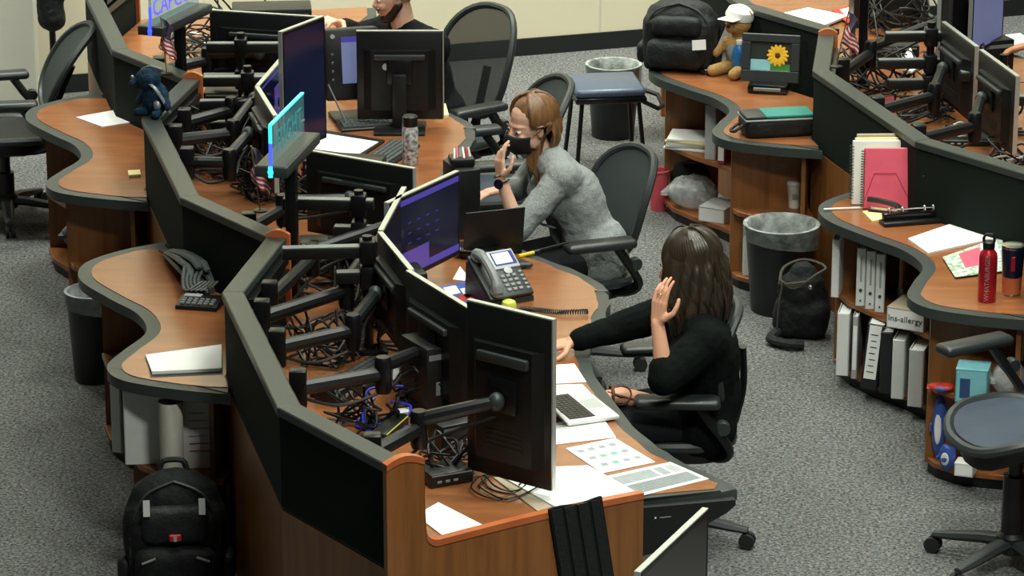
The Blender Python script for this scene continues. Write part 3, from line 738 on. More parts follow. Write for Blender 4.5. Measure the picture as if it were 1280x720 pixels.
# watch on the left wrist, ring
wt=wrL+(wrL-elL).normalized()*-.012; ax=(wrL-elL).normalized(); uu=Vector((-.5,-1,0)); uu=(uu-ax*uu.dot(ax)).normalized(); vv=ax.cross(uu)
wo=thing('wrist_watch','dark sports watch on the raised wrist of the person in grey blazer','watch',W1)
MB().tube([wt+uu*.029*math.cos(2*PI*k/24)+vv*.029*math.sin(2*PI*k/24) for k in range(24)],.009,6,closed=True,flat=.35).build('strap','black_rubber',wo)
MB().lathe([(.014,0),(.021,.002),(.021,.011),(.016,.014)],18,T(*(wt+uu*.028))@uu.to_track_quat('Z','Y').to_matrix().to_4x4()).build('case','black_gloss',wo)
MB().lathe([(.013,.0135),(.013,.0150)],16,T(*(wt+uu*.028))@uu.to_track_quat('Z','Y').to_matrix().to_4x4()).build('dial','screen_dark',wo)
q=MB(); wt2=wrL+ax*.018
q.tube([wt2+uu*.027*math.cos(2*PI*k/20)+vv*.027*math.sin(2*PI*k/20) for k in range(20)],.003,6,closed=True)
bo=q.build('bracelet','bag_black2',None); bo.location=W1; tag(bo,'thin dark bracelet above the sports watch on the raised wrist','bracelet')
def hair(root,M,m,length,drop,skip=.95,n=64,layers=2,seed=1,rad=.017,fall=(0,0,-1),part=0.0,wave=.006,spread=1.0,tuck=None,lenf=None):
    rnd=random.Random(seed); q=MB()
    q.ell((-.026,0,.046),(.100,.083,.092),M,24,14)
    FZ=Vector(fall).normalized(); Mi=M.to_3x3()
    for ly in range(layers):
        for k in range(n):
            th=-PI+2*PI*(k+.5*ly)/n
            if abs(th)<skip: continue
            pts=[]; rx,ry=.106+.006*ly,.085+.006*ly
            cx=-.018
            sgn=1 if th>0 else -1
            p0=Vector((cx+.05*math.cos(th)*.6,part+sgn*.004,.040+.096+.004*ly))
            for j in range(6):
                ph=.18+(PI/2-.02)*j/5
                pts.append(M@Vector((cx+rx*math.sin(ph)*math.cos(th),ry*math.sin(ph)*math.sin(th),.040+.098*math.cos(ph)*(1 if j<5 else 1))))
            ln=length*(1+.12*rnd.uniform(-1,1))-drop*max(0,math.cos(th))
            if lenf: ln*=lenf(th)
            o=pts[-1]; side=(Mi@Vector((math.cos(th),math.sin(th),0)))
            tk=.0
            if tuck: tk=tuck(th)
            for j in range(1,7):
                t=j/6; p=o+FZ*ln*t+side*(.012*math.sin(t*PI)*spread+wave*math.sin(t*7+k*1.7)) - side*tk*t
                pts.append(p)
            pts=catmull([M@p0]+pts,2); N=len(pts)
            q.tube(pts,[rad*(.45+.55*math.sin(PI*min(1,.25+.7*i/(N-1)))) if i<N-1 else rad*.25 for i in range(N)],6,flat=.55)
    return q.build('hair',m,root,smooth=1.2)
hair(w1,HM1,'hair_auburn',.145,.0,skip=1.08,n=58,seed=3,tuck=lambda th:.035,fall=(.16,0,-1),lenf=lambda th:.02 if abs(th)<1.5 else .12 if abs(th)<1.75 else .45 if abs(th)<2.0 else 1)
q=MB()
for k in range(10):
    o=HM1@Vector((-.016+.005*k,.056-.003*k,-.08)); q.tube(catmull([HM1@Vector((-.03,.068,-.03)),o,o+Vector((-.012,-.02,-.07)),o+Vector((-.02+.006*k,-.03,-.15)),o+Vector((-.015+.006*k,-.03,-.22-.01*(k%3)))],4),[.012]*12+[.011,.009,.007,.005,.003],6,flat=.5)
q.build('front_locks','hair_auburn',w1,smooth=1.2)
# ---- woman in black
W2=Vector((.66,11.93,0)); w2=thing('person','person in black sweater reaching to the desk, one hand at the cheek','person',W2)
r_=lambda *p:L(W2,*p)
HM2=T(*r_(.655,11.83,1.145))@RZ(R(166))@RY(R(12))
f2=Vector((math.cos(R(190)),math.sin(R(190)),0)); l2=Vector((-f2.y,f2.x,0))
pel,wai,che,nek=r_(.70,11.90,.53),r_(.725,11.88,.66),r_(.71,11.85,.83),r_(.69,11.84,.99)
shL,elL,wrL=r_(.715,11.67,.905),r_(.560,11.575,.79),r_(.533,11.625,.985)
shR,elR,wrR=r_(.600,12.01,.905),r_(.410,12.0,.845),r_(.225,11.945,.805)
kL,kR=pel+l2*.12+f2*.36+Vector((0,0,.02)),pel-l2*.12+f2*.40+Vector((0,0,-.02))
aR=kR+f2*-.02+Vector((0,0,-.42))
b=MB(); head_shape(b,HM2); chain(b,[nek+Vector((.01,0,-.06)),HM2@Vector((-.012,0,-.06))],[.052,.048])
torso(b,pel,wai,che,nek,shL,shR,l2,-.012,f=f2)
chain(b,[shL,elL,wrL],[.045,.038,.025]); chain(b,[shR,elR,wrR],[.045,.038,.026])
hand(b,wrL,r_(.545,11.64,1.12)-wrL,Vector((.75,.65,.0)),-1,(.3,.35,.4,.5),.95)
hand(b,wrR,Vector((-1,-.35,-.12)),Vector((0,0,-1)),1,(.35,.35,.4,.45),.98)
# crossed leg: ankle rests over the other knee, sandalled foot towards the desk
an=r_(.50,11.79,.62); ft=r_(.405,11.735,.665)
b.cap(pel+l2*.085,kL,.085,.06,12); b.cap(kL,an,.058,.036,12); b.cap(an,ft,.036,.034,10); b.cap(ft,ft+Vector((-.045,-.012,.002)),.034,.026,10)
for k in range(5): b.cap(ft+Vector((-.045,-.03+.013*k,.006)),ft+Vector((-.08+.006*k,-.036+.014*k,.010)),.010-.001*k*.5,.0085-.0006*k,8)
b.cap(pel-l2*.085,kR,.085,.06,12); b.cap(kR,aR,.058,.036,12); b.cap(aR+Vector((0,0,-.02)),aR+f2*.13+Vector((0,0,-.045)),.036,.028,10)
mesh_obj('body',remeshed(b,.0042,3),'skin',w2)
c=MB(); torso(c,pel,wai,che,nek,shL,shR,l2,.020,f=f2)
for s in (1,-1): c.cap(pel+l2*s*.10,pel+l2*s*.09+Vector((0,0,.06)),.13,.125,14)
mL=elL+(wrL-elL)*.18; chain(c,[shL,shL*.5+elL*.5,elL,mL],[.072,.072,.064,.056])
mR=elR+(wrR-elR)*.85; chain(c,[shR,elR,mR],[.072,.058,.044])
c.cap(shL,wai+l2*.05,.07,.09,12)
sw=mesh_obj('sweater',remeshed(c,.0075,4,wrinkle(.008,12)),'knit_black',w2)
c=MB(); c.cap(pel+l2*.085,kL,.096,.072,12); c.cap(kL,kL*.35+an*.65,.070,.05,12); c.cap(pel-l2*.085,kR,.096,.072,12); c.cap(kR,aR,.07,.05,12); c.cap(pel+l2*.06,pel-l2*.06,.13,.13,12)
mesh_obj('trousers',remeshed(c,.010,3),'trouser_dark',w2)
face_parts(w2,HM2,'hair_dark')
hair(w2,HM2,'hair_dark',.25,.0,skip=.62,n=66,seed=5,rad=.019,fall=(.10,-.02,-1),wave=.010,spread=1.5)
q=MB()
for k in range(14):
    o=HM2@Vector((-.02+.007*k,.088,-.02)); q.tube(catmull([HM2@Vector((-.01+.004*k,.06,.10)),HM2@Vector((-.02+.006*k,.094,.03)),o+Vector((.0,-.012,-.06)),o+Vector((.01+.006*k,-.02,-.17)),o+Vector((.03+.004*k,-.01,-.26-.012*(k%4)))],4),[.014]*12+[.013,.011,.009,.006,.003],6,flat=.5)
q.build('side_locks','hair_dark',w2,smooth=1.2)
sd=MB()
for k,(a,bq) in enumerate((((-.02,.0),(-.03,.02)),((-.055,0),(-.01,.0)))):
    cc=ft+Vector((a[0]+.02,0,0)); ax=(ft-an).normalized(); uu=ax.orthogonal().normalized(); vv=ax.cross(uu)
    sd.tube([cc+uu*.037*math.cos(2*PI*j/18)+vv*.037*math.sin(2*PI*j/18)+ax*.02*math.sin(2*PI*j/18)*(1 if k else -1) for j in range(18)],.006,6,closed=True,flat=.5)
sd.tube([an+Vector((0,-.036,.01)),ft+Vector((.0,-.036,.012)),ft+Vector((-.05,-.02,.022))],.005,6)
sd.build('sandal','sandal_strap',w2)
q=MB(); d_=(r_(.545,11.64,1.12)-wrL).normalized(); rc=wrL+d_*.115
q.tube([rc+Vector((.011*math.cos(2*PI*k/14),-.002+.011*math.sin(2*PI*k/14),0)) for k in range(14)],.0022,6,closed=True); q.build('ring','gold',w2)
# ---- man in black at the back
W3=Vector((-.37,16.05,0)); w3=thing('person','person in black shirt sitting behind the far monitors','person',W3)
r_=lambda *p:L(W3,*p)
HM3=T(*r_(-.572,15.99,1.205))@RZ(R(192))@RY(R(10))
f3=Vector((math.cos(R(212)),math.sin(R(212)),0)); l3=Vector((-f3.y,f3.x,0))
pel,wai,che,nek=r_(-.40,16.06,.53),r_(-.43,16.04,.68),r_(-.48,16.02,.87),r_(-.53,16.0,1.045)
shL,elL,wrL=r_(-.385,15.85,.985),r_(-.50,15.72,.80),r_(-.70,15.72,.80)
shR,elR,wrR=r_(-.62,16.17,.985),r_(-.76,16.2,.95),r_(-.845,16.12,1.03)
kL,kR=pel+l3*.13+f3*.42,pel-l3*.13+f3*.42; aL,aR=kL+Vector((0,0,-.435)),kR+Vector((0,0,-.435))
b=MB(); head_shape(b,HM3,1.03); chain(b,[nek+Vector((.01,0,-.06)),HM3@Vector((-.012,0,-.06))],[.062,.058])
torso(b,pel,wai,che,nek,shL,shR,l3,-.008,bust=False,f=f3); legs(b,pel,l3,f3,-.012,kL,kR,aL,aR)
chain(b,[shL,elL,wrL],[.052,.042,.028]); chain(b,[shR,elR,wrR],[.052,.042,.028])
hand(b,wrL,Vector((-1,0,-.1)),Vector((0,0,-1)),-1,(.5,.5,.5,.5),1.05); hand(b,wrR,Vector((-.3,-.5,.3)),Vector((-.4,-.3,-1)),1,(.9,.9,1,1),1.05)
mesh_obj('body',remeshed(b,.0055,3),'skin_pale',w3)
c=MB(); torso(c,pel,wai,che,nek,shL,shR,l3,.03,bust=False,f=f3)
for s in (1,-1): c.cap(pel+l3*s*.10,pel+l3*s*.09+Vector((0,0,.08)),.135,.135,14)
chain(c,[shL,elL,elL*.3+wrL*.7],[.085,.068,.05]); chain(c,[shR,elR,elR*.3+wrR*.7],[.085,.068,.05])
mesh_obj('shirt',remeshed(c,.009,4,wrinkle(.009,12)),'shirt_black',w3)
c=MB(); legs(c,pel,l3,f3,.01,kL,kR,aL,aR,False); c.cap(pel+l3*.06,pel-l3*.06,.14,.14,12); mesh_obj('trousers',remeshed(c,.012,3),'trouser_dark',w3)
face_parts(w3,HM3,'hair_black')
q=MB()
for s in (1,-1): q.cap((.0,s*.068,-.035),(.05,s*.042,-.092),.022,.024,10,HM3)
q.ell((.066,0,-.098),(.033,.036,.026),HM3); q.cap((.098,-.03,-.05),(.098,.03,-.05),.007,.007,8,HM3)
mesh_obj('beard',remeshed(q,.006,3),'hair_black',w3)
hair(w3,HM3,'hair_black',.015,.0,skip=1.3,n=44,layers=1,seed=8,rad=.012)
# ---- person at the right edge, only a sleeve and forearm in view
W4=Vector((2.86,15.42,0)); w4=thing('person','person in sage green shirt at the upper right edge, forearm showing','person',W4)
r_=lambda *p:L(W4,p[0]+.24,p[1],p[2]); f4=Vector((math.cos(R(200)),math.sin(R(200)),0)); l4=Vector((-f4.y,f4.x,0))
HM4=T(*r_(2.50,15.42,1.60))@RZ(R(200))@RY(R(8))
pel,wai,che,nek=r_(2.64,15.44,.95),r_(2.62,15.44,1.10),r_(2.58,15.43,1.27),r_(2.55,15.42,1.44)
shL,elL,wrL=r_(2.52,15.24,1.40),r_(2.42,15.24,1.20),r_(2.20,15.30,1.13); shR,elR,wrR=r_(2.44,15.60,1.40),r_(2.40,15.66,1.18),r_(2.35,15.50,1.05)
kL,kR=pel+l4*.1+Vector((-.02,0,-.45)),pel-l4*.1+Vector((-.02,0,-.45)); aL,aR=kL+Vector((0,0,-.42)),kR+Vector((0,0,-.42))
b=MB(); head_shape(b,HM4,1.03); chain(b,[nek+Vector((.01,0,-.06)),HM4@Vector((-.012,0,-.06))],[.06,.056]); torso(b,pel,wai,che,nek,shL,shR,l4,-.01,bust=False,f=f4); legs(b,pel,l4,f4,-.012,kL,kR,aL,aR)
chain(b,[shL,elL,wrL],[.05,.042,.028]); chain(b,[shR,elR,wrR],[.05,.042,.028])
hand(b,wrL,Vector((-1,.3,-.3)),Vector((0,0,-1)),-1); hand(b,wrR,Vector((-1,-.2,-.3)),Vector((0,0,-1)),1)
mesh_obj('body',remeshed(b,.006,3),'skin_dark',w4)
c=MB(); torso(c,pel,wai,che,nek,shL,shR,l4,.03,bust=False,f=f4); chain(c,[shL,elL],[.085,.075]); chain(c,[shR,elR],[.085,.075]); c.cap(pel+l4*.07,pel-l4*.07,.14,.14,12)
mesh_obj('shirt',remeshed(c,.010,4,wrinkle(.009,12)),'shirt_sage',w4)
c=MB(); legs(c,pel,l4,f4,.012,kL,kR,aL+Vector((0,0,.03)),aR+Vector((0,0,.03)),False); c.cap(pel+l4*.06,pel-l4*.06,.14,.14,12); mesh_obj('trousers',remeshed(c,.012,3),'trouser_dark',w4)
hair(w4,HM4,'hair_black',.02,.0,skip=1.3,n=40,layers=1,seed=9,rad=.012); face_parts(w4,HM4,'hair_black')
# ---------------------------------------------------------------- monitors and their arms
def monitor(label,cx,cy,z0,w,h,face,screen='screen_navy',bez='bezel_silver',tilt=0,stand=None,ui=None,group='desk monitors',logo=False):
    """screen looks along local +x; local y runs along the width"""
    r=thing('monitor',label,'monitor',(cx,cy,z0),0,group); r.rotation_euler=Euler((0,R(tilt),R(face)),'XYZ')
    MB().rbox(-.018,.002,-w/2,w/2,0,h,.005,2).build('housing','black_plastic',r)
    b=.014; q=MB()
    for (y0,y1,a0,a1) in ((-w/2,w/2,h-b,h+.001),(-w/2,w/2,-.001,b),(-w/2-.001,-w/2+b*.8,0,h),(w/2-b*.8,w/2+.001,0,h)): q.rbox(-.012,.006,y0,y1,a0,a1,.003,1)
    q.build('bezel','bezel_dark' if bez=='bezel_dark' else 'black_gloss',r)
    q=MB(); q.box(-.016,.004,-w/2,w/2,h+.001,h+.006); q.box(-.016,.004,-w/2-.006,-w/2-.001,.004,h+.006)
    if bez=='bezel_silver': q.build('frame_trim','bezel_silver',r)
    sc=MB().box(.0021,.0045,-w/2+b*.8,w/2-b*.8,b,h-b).build('screen',screen,r,smooth=0)
    if ui:
        for (m,y0,y1,a0,a1) in ui: MB().box(.0046,.0056,-w/2+w*y0,-w/2+w*y1,h*a0,h*a1).build('window_on_screen',m,sc,smooth=0)
    # tapered back shell with ledge and vents
    pl=[(-.018,-.42*w),(-.018,.42*w),(-.045,.33*w),(-.045,-.33*w)]
    MB().prism(pl,h*.12,h*.80).build('back_shell','black_plastic',r,smooth=0)
    MB().rbox(-.062,-.040,-.30*w,.30*w,h*.70,h*.76,.006,2).build('back_ledge','graphite',r)
    for k in range(4): MB().box(-.0475,-.044,-.22*w,.22*w,h*(.20+.03*k),h*(.212+.03*k)).build('vent_slot','base_black',r,smooth=0)
    MB().rbox(-.06,-.044,-.06,.06,h*.42,h*.42+.12,.006,2).build('mount_plate','black_metal',r)
    if logo:
        MB().lathe([(.016,0),(.016,.003)],18,T(-.0455,.16*w,h*.62)@RY(-PI/2)).build('maker_badge','grey_light',r)
    if stand is not None:
        MB().rbox(-.085,-.06,-.035,.035,-stand+.012,h*.55,.008,2).build('stand_neck','black_plastic',r)
        MB().rbox(-.17,.06,-.12,.12,-stand,-stand+.014,.006,2).build('stand_foot','black_plastic',r)
    return r
def pxmon(label,a,b,ztop,h,face_side,w=None,keep='mid',**k):
    """a,b: pixels of the two ends of the top edge, at level ztop"""
    A=at(a[0],a[1],ztop); B=at(b[0],b[1],ztop); d=(B-A); L_=d.length; W=w or L_; u=d.normalized()
    if keep=='a': c=A+u*W/2
    elif keep=='b': c=B-u*W/2
    else: c=(A+B)/2
    n=Vector((u.y,-u.x,0))*face_side; ang=math.degrees(math.atan2(n.y,n.x))
    return monitor(label,c.x,c.y,ztop-h,W,h,ang,**k),c,ang
def arm(label,p0,p1,p2,z0,z1,z2,group='monitor arms'):
    """rail clamp p0 -> elbow p1 -> monitor back p2"""
    p0=Vector((p0[0],p0[1],z0)); p1=Vector((p1[0],p1[1],z1)); p2=Vector((p2[0],p2[1],z2))
    r=thing('screen_mount',label,'screen mount',(p0.x,p0.y,0),0,group); o=Vector((p0.x,p0.y,0))
    a,b,c=p0-o,p1-o,p2-o
    MB().rbox(-.03,.03,-.03,.03,z0-.07,z0+.07,.008,2).build('rail_clamp','black_metal',r)
    MB().tube([a,a*.9+b*.1,a*.1+b*.9,b],[.024,.028,.026,.022],10).build('lower_link','black_plastic',r)
    MB().lathe([(.0,z1-.07),(.026,z1-.07),(.030,z1-.055),(.030,z1+.05),(.024,z1+.062),(0,z1+.062)],14,T(b.x,b.y,0),False,False).build('elbow_joint','black_metal',r)
    b2=b+Vector((0,0,.03))
    MB().tube([b2,b2*.9+c*.1,b2*.12+c*.88,c],[.022,.026,.024,.02],10).build('upper_link','black_plastic',r)
    MB().ell(c,(.028,.028,.034)).build('tilt_head','graphite',r)
    MB().tube(catmull([a+Vector((0,0,-.03)),(a+b)/2+Vector((0,0,-.09)),b+Vector((.02,.02,-.06)),(b+c)/2+Vector((0,.02,-.06)),c+Vector((0,0,-.05))],5),.006,6).build('cable_run','cable_black',r)
    return r
def on_rail(key,seg,t):
    o=POD[key]; a=Vector(INNER[seg]); b=Vector(INNER[seg+1]); e=(b-a).normalized(); n=Vector((-e.y,e.x)); v=a.lerp(b,t)+n*.055; v=Matrix.Rotation(ROT.get(key,0),2)@v; p=o+v; return (p.x,p.y)
UI1=[('screen_bar',.0,1,.90,.97),('screen_purple',.0,.55,.06,.34),('screen_bar',.55,1,.06,.14)]
UI1+=[('screen_dot',.25+.13*(k%4),.30+.13*(k%4),.42+.12*(k//4),.44+.12*(k//4)) for k in range(12)]
UI2=[('screen_bar',.0,1,.93,.98),('screen_purple',.55,.95,.35,.75)]
mons=[]
# nearest console
m,c,a_=pxmon('landscape monitor with purple window on screen, facing the person in black sweater',(507,245),(573,215),1.2,.345,1,w=.52,keep='b',screen='screen_dark',ui=UI1); mons.append((m,c,a_,'A',0,.75,'monitor arm holding the purple-windowed screen'))
m,c,a_=pxmon('side-on monitor with pale edge left of the purple-windowed screen',(478,289),(507,235),1.2,.345,1,screen='screen_off'); mons.append((m,c,a_,'A',1,.06,'monitor arm behind the side-on pale-edged monitor'))
m,c,a_=pxmon('monitor seen from behind, third in the arc of the nearest console',(477,291),(516,338),1.2,.36,-1,screen='screen_navy'); mons.append((m,c,a_,'A',1,.34,'monitor arm to the third screen of the nearest console'))
m,c,a_=pxmon('monitor back with white top edge, below the desk telephone',(512,339),(589,386),1.2,.42,-1,screen='screen_navy'); mons.append((m,c,a_,'A',1,.70,'monitor arm to the screen below the telephone'))
m,c,a_=pxmon('large portrait monitor seen from behind, nearest on the front desk',(587,375),(693,400),1.40,.60,-1,screen='screen_navy'); mons.append((m,c,a_,'A',2,.55,'monitor arm carrying the large portrait monitor'))
# middle console
m,c,a_=pxmon('tall portrait monitor with plain dark blue screen',(352,41),(405,21),1.42,.56,1,w=.345,keep='a',screen='screen_navy',ui=[('grey_light',.40,.47,.22,.235)]); mons.append((m,c,a_,'B',0,.7,'monitor arm holding the plain dark blue portrait screen'))
m,c,a_=pxmon('small monitor with violet screen left of the dark blue portrait screen',(324,108),(355,72),1.22,.33,1,screen='screen_dark',ui=UI2); mons.append((m,c,a_,'B',1,.08,'monitor arm behind the violet screen'))
m,c,a_=pxmon('monitor behind the glowing cyan sign, seen from its back',(323,109),(353,157),1.22,.34,-1,w=.5,keep='a',screen='screen_navy'); mons.append((m,c,a_,'B',1,.38,'monitor arm behind the glowing cyan sign'))
m,c,a_=pxmon('landscape monitor back in front of the white sheet, beside the cyan sign',(385,188),(518,211),1.18,.345,-1,screen='screen_navy'); mons.append((m,c,a_,'B',2,.45,'monitor arm to the landscape screen beside the cyan sign'))
# farthest console
m,c,a_=pxmon('monitor with round badge on its back in front of the person in black shirt',(465,39),(553,39),1.22,.42,-1,w=.40,keep='b',screen='screen_navy',stand=.04,logo=True)
monitor('broad monitor at the top centre, seen from behind, left of the person in black shirt',*at(330,12,1.25).xy,.87,.54,.36,75,bez='bezel_silver'); p=at(330,12,1.25); mons.append((None,Vector((p.x,p.y,0)),75,'C',2,.3,'monitor arm to the broad screen at the top centre'))
# right-hand console
m,c,a_=pxmon('monitor back with pale top edge at upper right, left of its pair',(1181,28),(1225,61),1.2,.36,-1,w=.5,keep='a',screen='screen_navy'); mons.append((m,c,a_,'D',1,.38,'monitor arm to the left one of the upper right pair'))
m,c,a_=pxmon('monitor back with pale top edge at upper right, right of its pair',(1228,63),(1276,98),1.2,.36,-1,w=.5,keep='a',screen='screen_navy'); mons.append((m,c,a_,'D',1,.78,'monitor arm to the right one of the upper right pair'))
m,c,a_=pxmon('dark portrait screen at the top edge, upper right',(1178,-38),(1229,-60),1.42,.50,1,w=.345,keep='a',screen='screen_off'); mons.append((m,c,a_,'D',0,.6,'monitor arm of the dark portrait screen at upper right'))
m,c,a_=pxmon('pale blue lit monitor beside the sage-shirted person',(1232,-24),(1256,-36),1.30,.34,1,w=.40,keep='b',screen='screen_pad',stand=.2)
# foreground monitor at the bottom edge
fm,c,a_=pxmon('dark monitor with silver edge at the bottom of the picture',(797,719),(884,637),1.0,.36,1,w=.56,keep='b',screen='screen_off',stand=.06)
ft_=thing('side_table','plain dark table under the bottom-edge monitor','table',(c.x,c.y,0),R(a_))
MB().rbox(-.3,.3,-.4,.4,.545,.58,.008,2).build('table_top','wood_top',ft_)
for sx in (-1,1):
    for sy in (-1,1): MB().tube([(sx*.26,sy*.36,.545),(sx*.26,sy*.36,0)],.02,8).build('leg','black_metal',ft_)
for (m,c,a_,key,seg,t,lab) in mons:
    p0=on_rail(key,seg,t); f=Vector((math.cos(R(a_)),math.sin(R(a_)))); z2=(m.location.z+ (.60*.5 if 'large portrait' in lab else .2)) if m else 1.06
    p2=Vector((c.x,c.y))-f*.085; s_=Vector(p0); mid=(s_+p2)/2; d=(p2-s_); pr=Vector((-d.y,d.x)).normalized()
    arm(lab,p0,mid+pr*(.13 if seg!=1 else -.12),p2,.99,1.0,z2)
# ---- posts with cross bars standing inside each console
def equipment_post(label,x,y,top,bars,rz=0):
    r=thing('equipment_post',label,'post',(x,y,DZ),rz,'equipment posts')
    MB().rbox(-.07,.07,-.05,.05,0,.018,.006,2).build('foot_plate','black_metal',r)
    MB().tube([(0,0,.01),(0,0,top-DZ)],.019,12).build('pole','black_metal',r)
    for z,l0,l1 in bars:
        MB().rbox(l0,l1,-.025,.025,z-DZ-.022,z-DZ+.022,.005,2).build('cross_bar','black_plastic',r)
        MB().box(l0+.004,l1-.004,-.02,.02,z-DZ+.0221,z-DZ+.0235).build('bar_edge','grey_plastic',r,smooth=0)
        MB().rbox(-.03,.03,-.035,.035,z-DZ-.045,z-DZ+.045,.008,2).build('bar_clamp','black_metal',r)
    for k in range(3):
        MB().tube(catmull([(.02*k,.02,.25),(.05+.03*k,.05,.12),(.04,.03+.03*k,.02),(.12,.06*k-.04,.012)],5),.006,6).build('hanging_cable','cable_black',r)
    return r
p=at(461,440,DZ); equipment_post('black equipment post in the middle of the nearest console',p.x,p.y,1.22,[(1.16,-.32,.02),(1.06,-.12,.10),(.93,-.02,.18)],R(5))
p=at(455,268,1.1); equipment_post('black equipment post with cross bars at the far end of the nearest console',p.x-.02,p.y,1.20,[(1.14,-.30,.06),(1.03,-.10,.12)],R(-4))
p=at(312,200,DZ); equipment_post('black equipment post with cross bars left of the violet screen',p.x,p.y,1.20,[(1.13,-.20,.16),(1.02,-.22,.12),(.92,-.18,.10)],R(2))
p=at(300,105,1.0); equipment_post('black equipment post at the far end of the middle console',p.x,p.y+.1,1.22,[(1.15,-.16,.2),(1.0,-.18,.16)],R(0))
p=at(1160,140,DZ); equipment_post('black equipment post beside the loose white cables at right',p.x,p.y,1.2,[(1.13,-.22,.05),(1.0,-.25,.05),(.90,-.2,.1)],R(3))
p=at(1250,170,DZ); equipment_post('black equipment post at the right frame edge',p.x,p.y,1.15,[(1.05,-.20,.05),(.93,-.1,.25)],R(3))
# ---- lamp posts with edge-lit signs
def sign_post(label,p,ang,txt,glow,letter,edge,low=0):
    r=thing('status_light_post',label,'sign post',(p.x,p.y,DZ),R(ang),'lit sign posts')
    MB().rbox(-.05,.05,-.04,.04,0,.02,.006,2).build('foot_plate','black_metal',r)
    MB().rbox(-.022,.022,-.022,.022,.01,.60,.005,2).build('post','black_metal',r)
    MB().rbox(-.30,.22,-.065,.065,.595,.638,.006,2).build('lamp_box','graphite',r)
    MB().box(-.292,.212,-.057,.057,.6381,.6395).build('box_lid','cap_grey',r,smooth=0)
    pl=MB().rbox(-.292,.20,-.006,.006,.638,.80,.003,1).build('acrylic_plate','acrylic',r)
    q=MB(); q.box(-.292,.20,-.0065,.0065,.798,.805); q.build('lit_top_edge',edge,pl,smooth=0)
    q=MB(); q.box(-.297,-.291,-.0065,.0065,.73,.80); q.build('lit_end_edge',edge,pl,smooth=0); q=MB(); q.box(-.297,-.291,-.0065,.0065,.64,.73); q.build('lit_end_edge','glow_blue',pl,smooth=0); q=MB(); q.box(-.306,-.300,-.008,.008,.597,.64); q.build('lit_end_edge',glow,pl,smooth=0)
    MB().ell((-.303,0,.618),(.006,.012,.012)).build('indicator_led',glow,r)
    if txt: text(txt,.115,letter,pl,Matrix.Translation((-.04,-.0075,.715))@RX(PI/2))
    if low:
        for ch in r.children:
            if ch.name.split('.')[0] not in ('foot_plate','post'): ch.location.z-=low
        for ch in r.children:
            if ch.name.split('.')[0]=='post': ch.scale.z=(.60-low)/.60
    return r
sign_post('glowing cyan sign on a black post between the two front consoles',Vector((-.862,12.56,0)),79,'FLIGHT','glow_cyan','glow_cyan_dim','glow_cyan')
sign_post('violet glowing sign lettered CAPCOM on a black post at upper left',at(225,150,DZ)+Vector((.02,-.08,0)),69,'CAPCOM','glow_blue','glow_violet','acrylic',low=.10)
d_=at(1077,108,DZ); sign_post('black sign post with blue light at the top edge, right',d_,80,'','glow_blue','glow_blue','acrylic')
# ---- small flags
def flag(label,p,z,lean,ang):
    r=thing('small_flag',label,'flag',(p.x,p.y,z),R(ang),'small striped flags')
    MB().tube([(0,0,0),(lean*.5,0,.14),(lean,0,.27)],.003,6).build('staff','gold',r)
    MB().lathe([(.028,0),(.028,.006),(.008,.012)],14).build('foot','black_plastic',r)
    def cl(u,v): return Vector((lean*(.95-.2*v)+.018+.052*u+.012*math.sin(6*v+3*u)-.018, .014*math.sin(8*u+2*v)+.01*u, .265-.155*v-.055*u))
    fo=MB().grid(lambda u,v:cl(u,v),8,13).build('cloth','flag_white',r)
    for k in range(0,13,2): MB().grid(lambda u,v:cl(.0+u,(k+v)/13)+Vector((0,-.0015,0)),8,1).build('stripe','flag_red',fo)
    MB().grid(lambda u,v:cl(u*1.0,v*.42)+Vector((0,-.003,0)),6,5).build('canton','flag_blue',fo)
    return r
flag('small striped flag in front of the cyan sign post',at(325,266,1.07)+Vector((.0,.02,0)),1.07,-.03,0)
flag('small striped flag left of the CAPCOM sign post',at(208,94,1.07)+Vector((.0,.02,0)),1.07,-.02,0)
flag('small striped flag on the right-hand partition',at(1040,84,1.07)+Vector((.02,.0,0)),1.07,.05,0)
# ---------------------------------------------------------------- things on desks, counters, shelves and floor
def sheet(label,px,z,th=.002,m='paper',cat='paper',name='paper_sheet',extra=None,group=None):
    """flat paper with its corners where the picture shows them on the level z"""
    w_=[at(a,b,z) for a,b in px]; o=sum(w_,Vector())/len(w_); r=thing(name,label,cat,(o.x,o.y,z),0,group)
    pl=[(p.x-o.x,p.y-o.y) for p in w_]
    MB().prism(pl,0,th).build('page',m,r,smooth=0)
    def quad(u0,u1,v0,v1,mm,nm='print_block',lift=.0006):
        A,B,C,D=[Vector((p.x-o.x,p.y-o.y)) for p in w_[:4]]
        f=lambda u,v:tuple((A.lerp(B,u)).lerp(D.lerp(C,u),v))
        MB().prism([f(u0,v0),f(u1,v0),f(u1,v1),f(u0,v1)],th,th+lift).build(nm,mm,r,smooth=0)
    if extra: extra(quad)
    return r
def chart(q):
    for k in range(12):
        u=.10+.21*(k%4)+.03*(k//4); v=.14+.28*(k//4); q(u,u+.12,v,v+.10,'paper_green' if k in (5,6,9) else 'paper_ink')
def table(q):
    q(.05,.62,.10,.45,'paper_ink'); q(.05,.95,.52,.92,'paper_ink'); q(.66,.78,.10,.45,'paper_ink'); q(.82,.95,.10,.45,'grey_light')
    for k in range(6): q(.07,.93,.56+.06*k,.575+.06*k,'paper')
def lines(q):
    for k in range(7): q(.12,.55+.3*((k*37)%10)/10,.12+.11*k,.135+.11*k,'paper_ink')
Z=DZ+.0005
sheet('printed chart sheet with green marks on the front desk',[(707,561),(769,548),(819,578),(753,592)],Z,.002,extra=chart)
sheet('sheet printed with a grey table at the front corner of the nearest desk',[(757,596),(838,578),(886,599),(790,623)],Z,.002,extra=table)
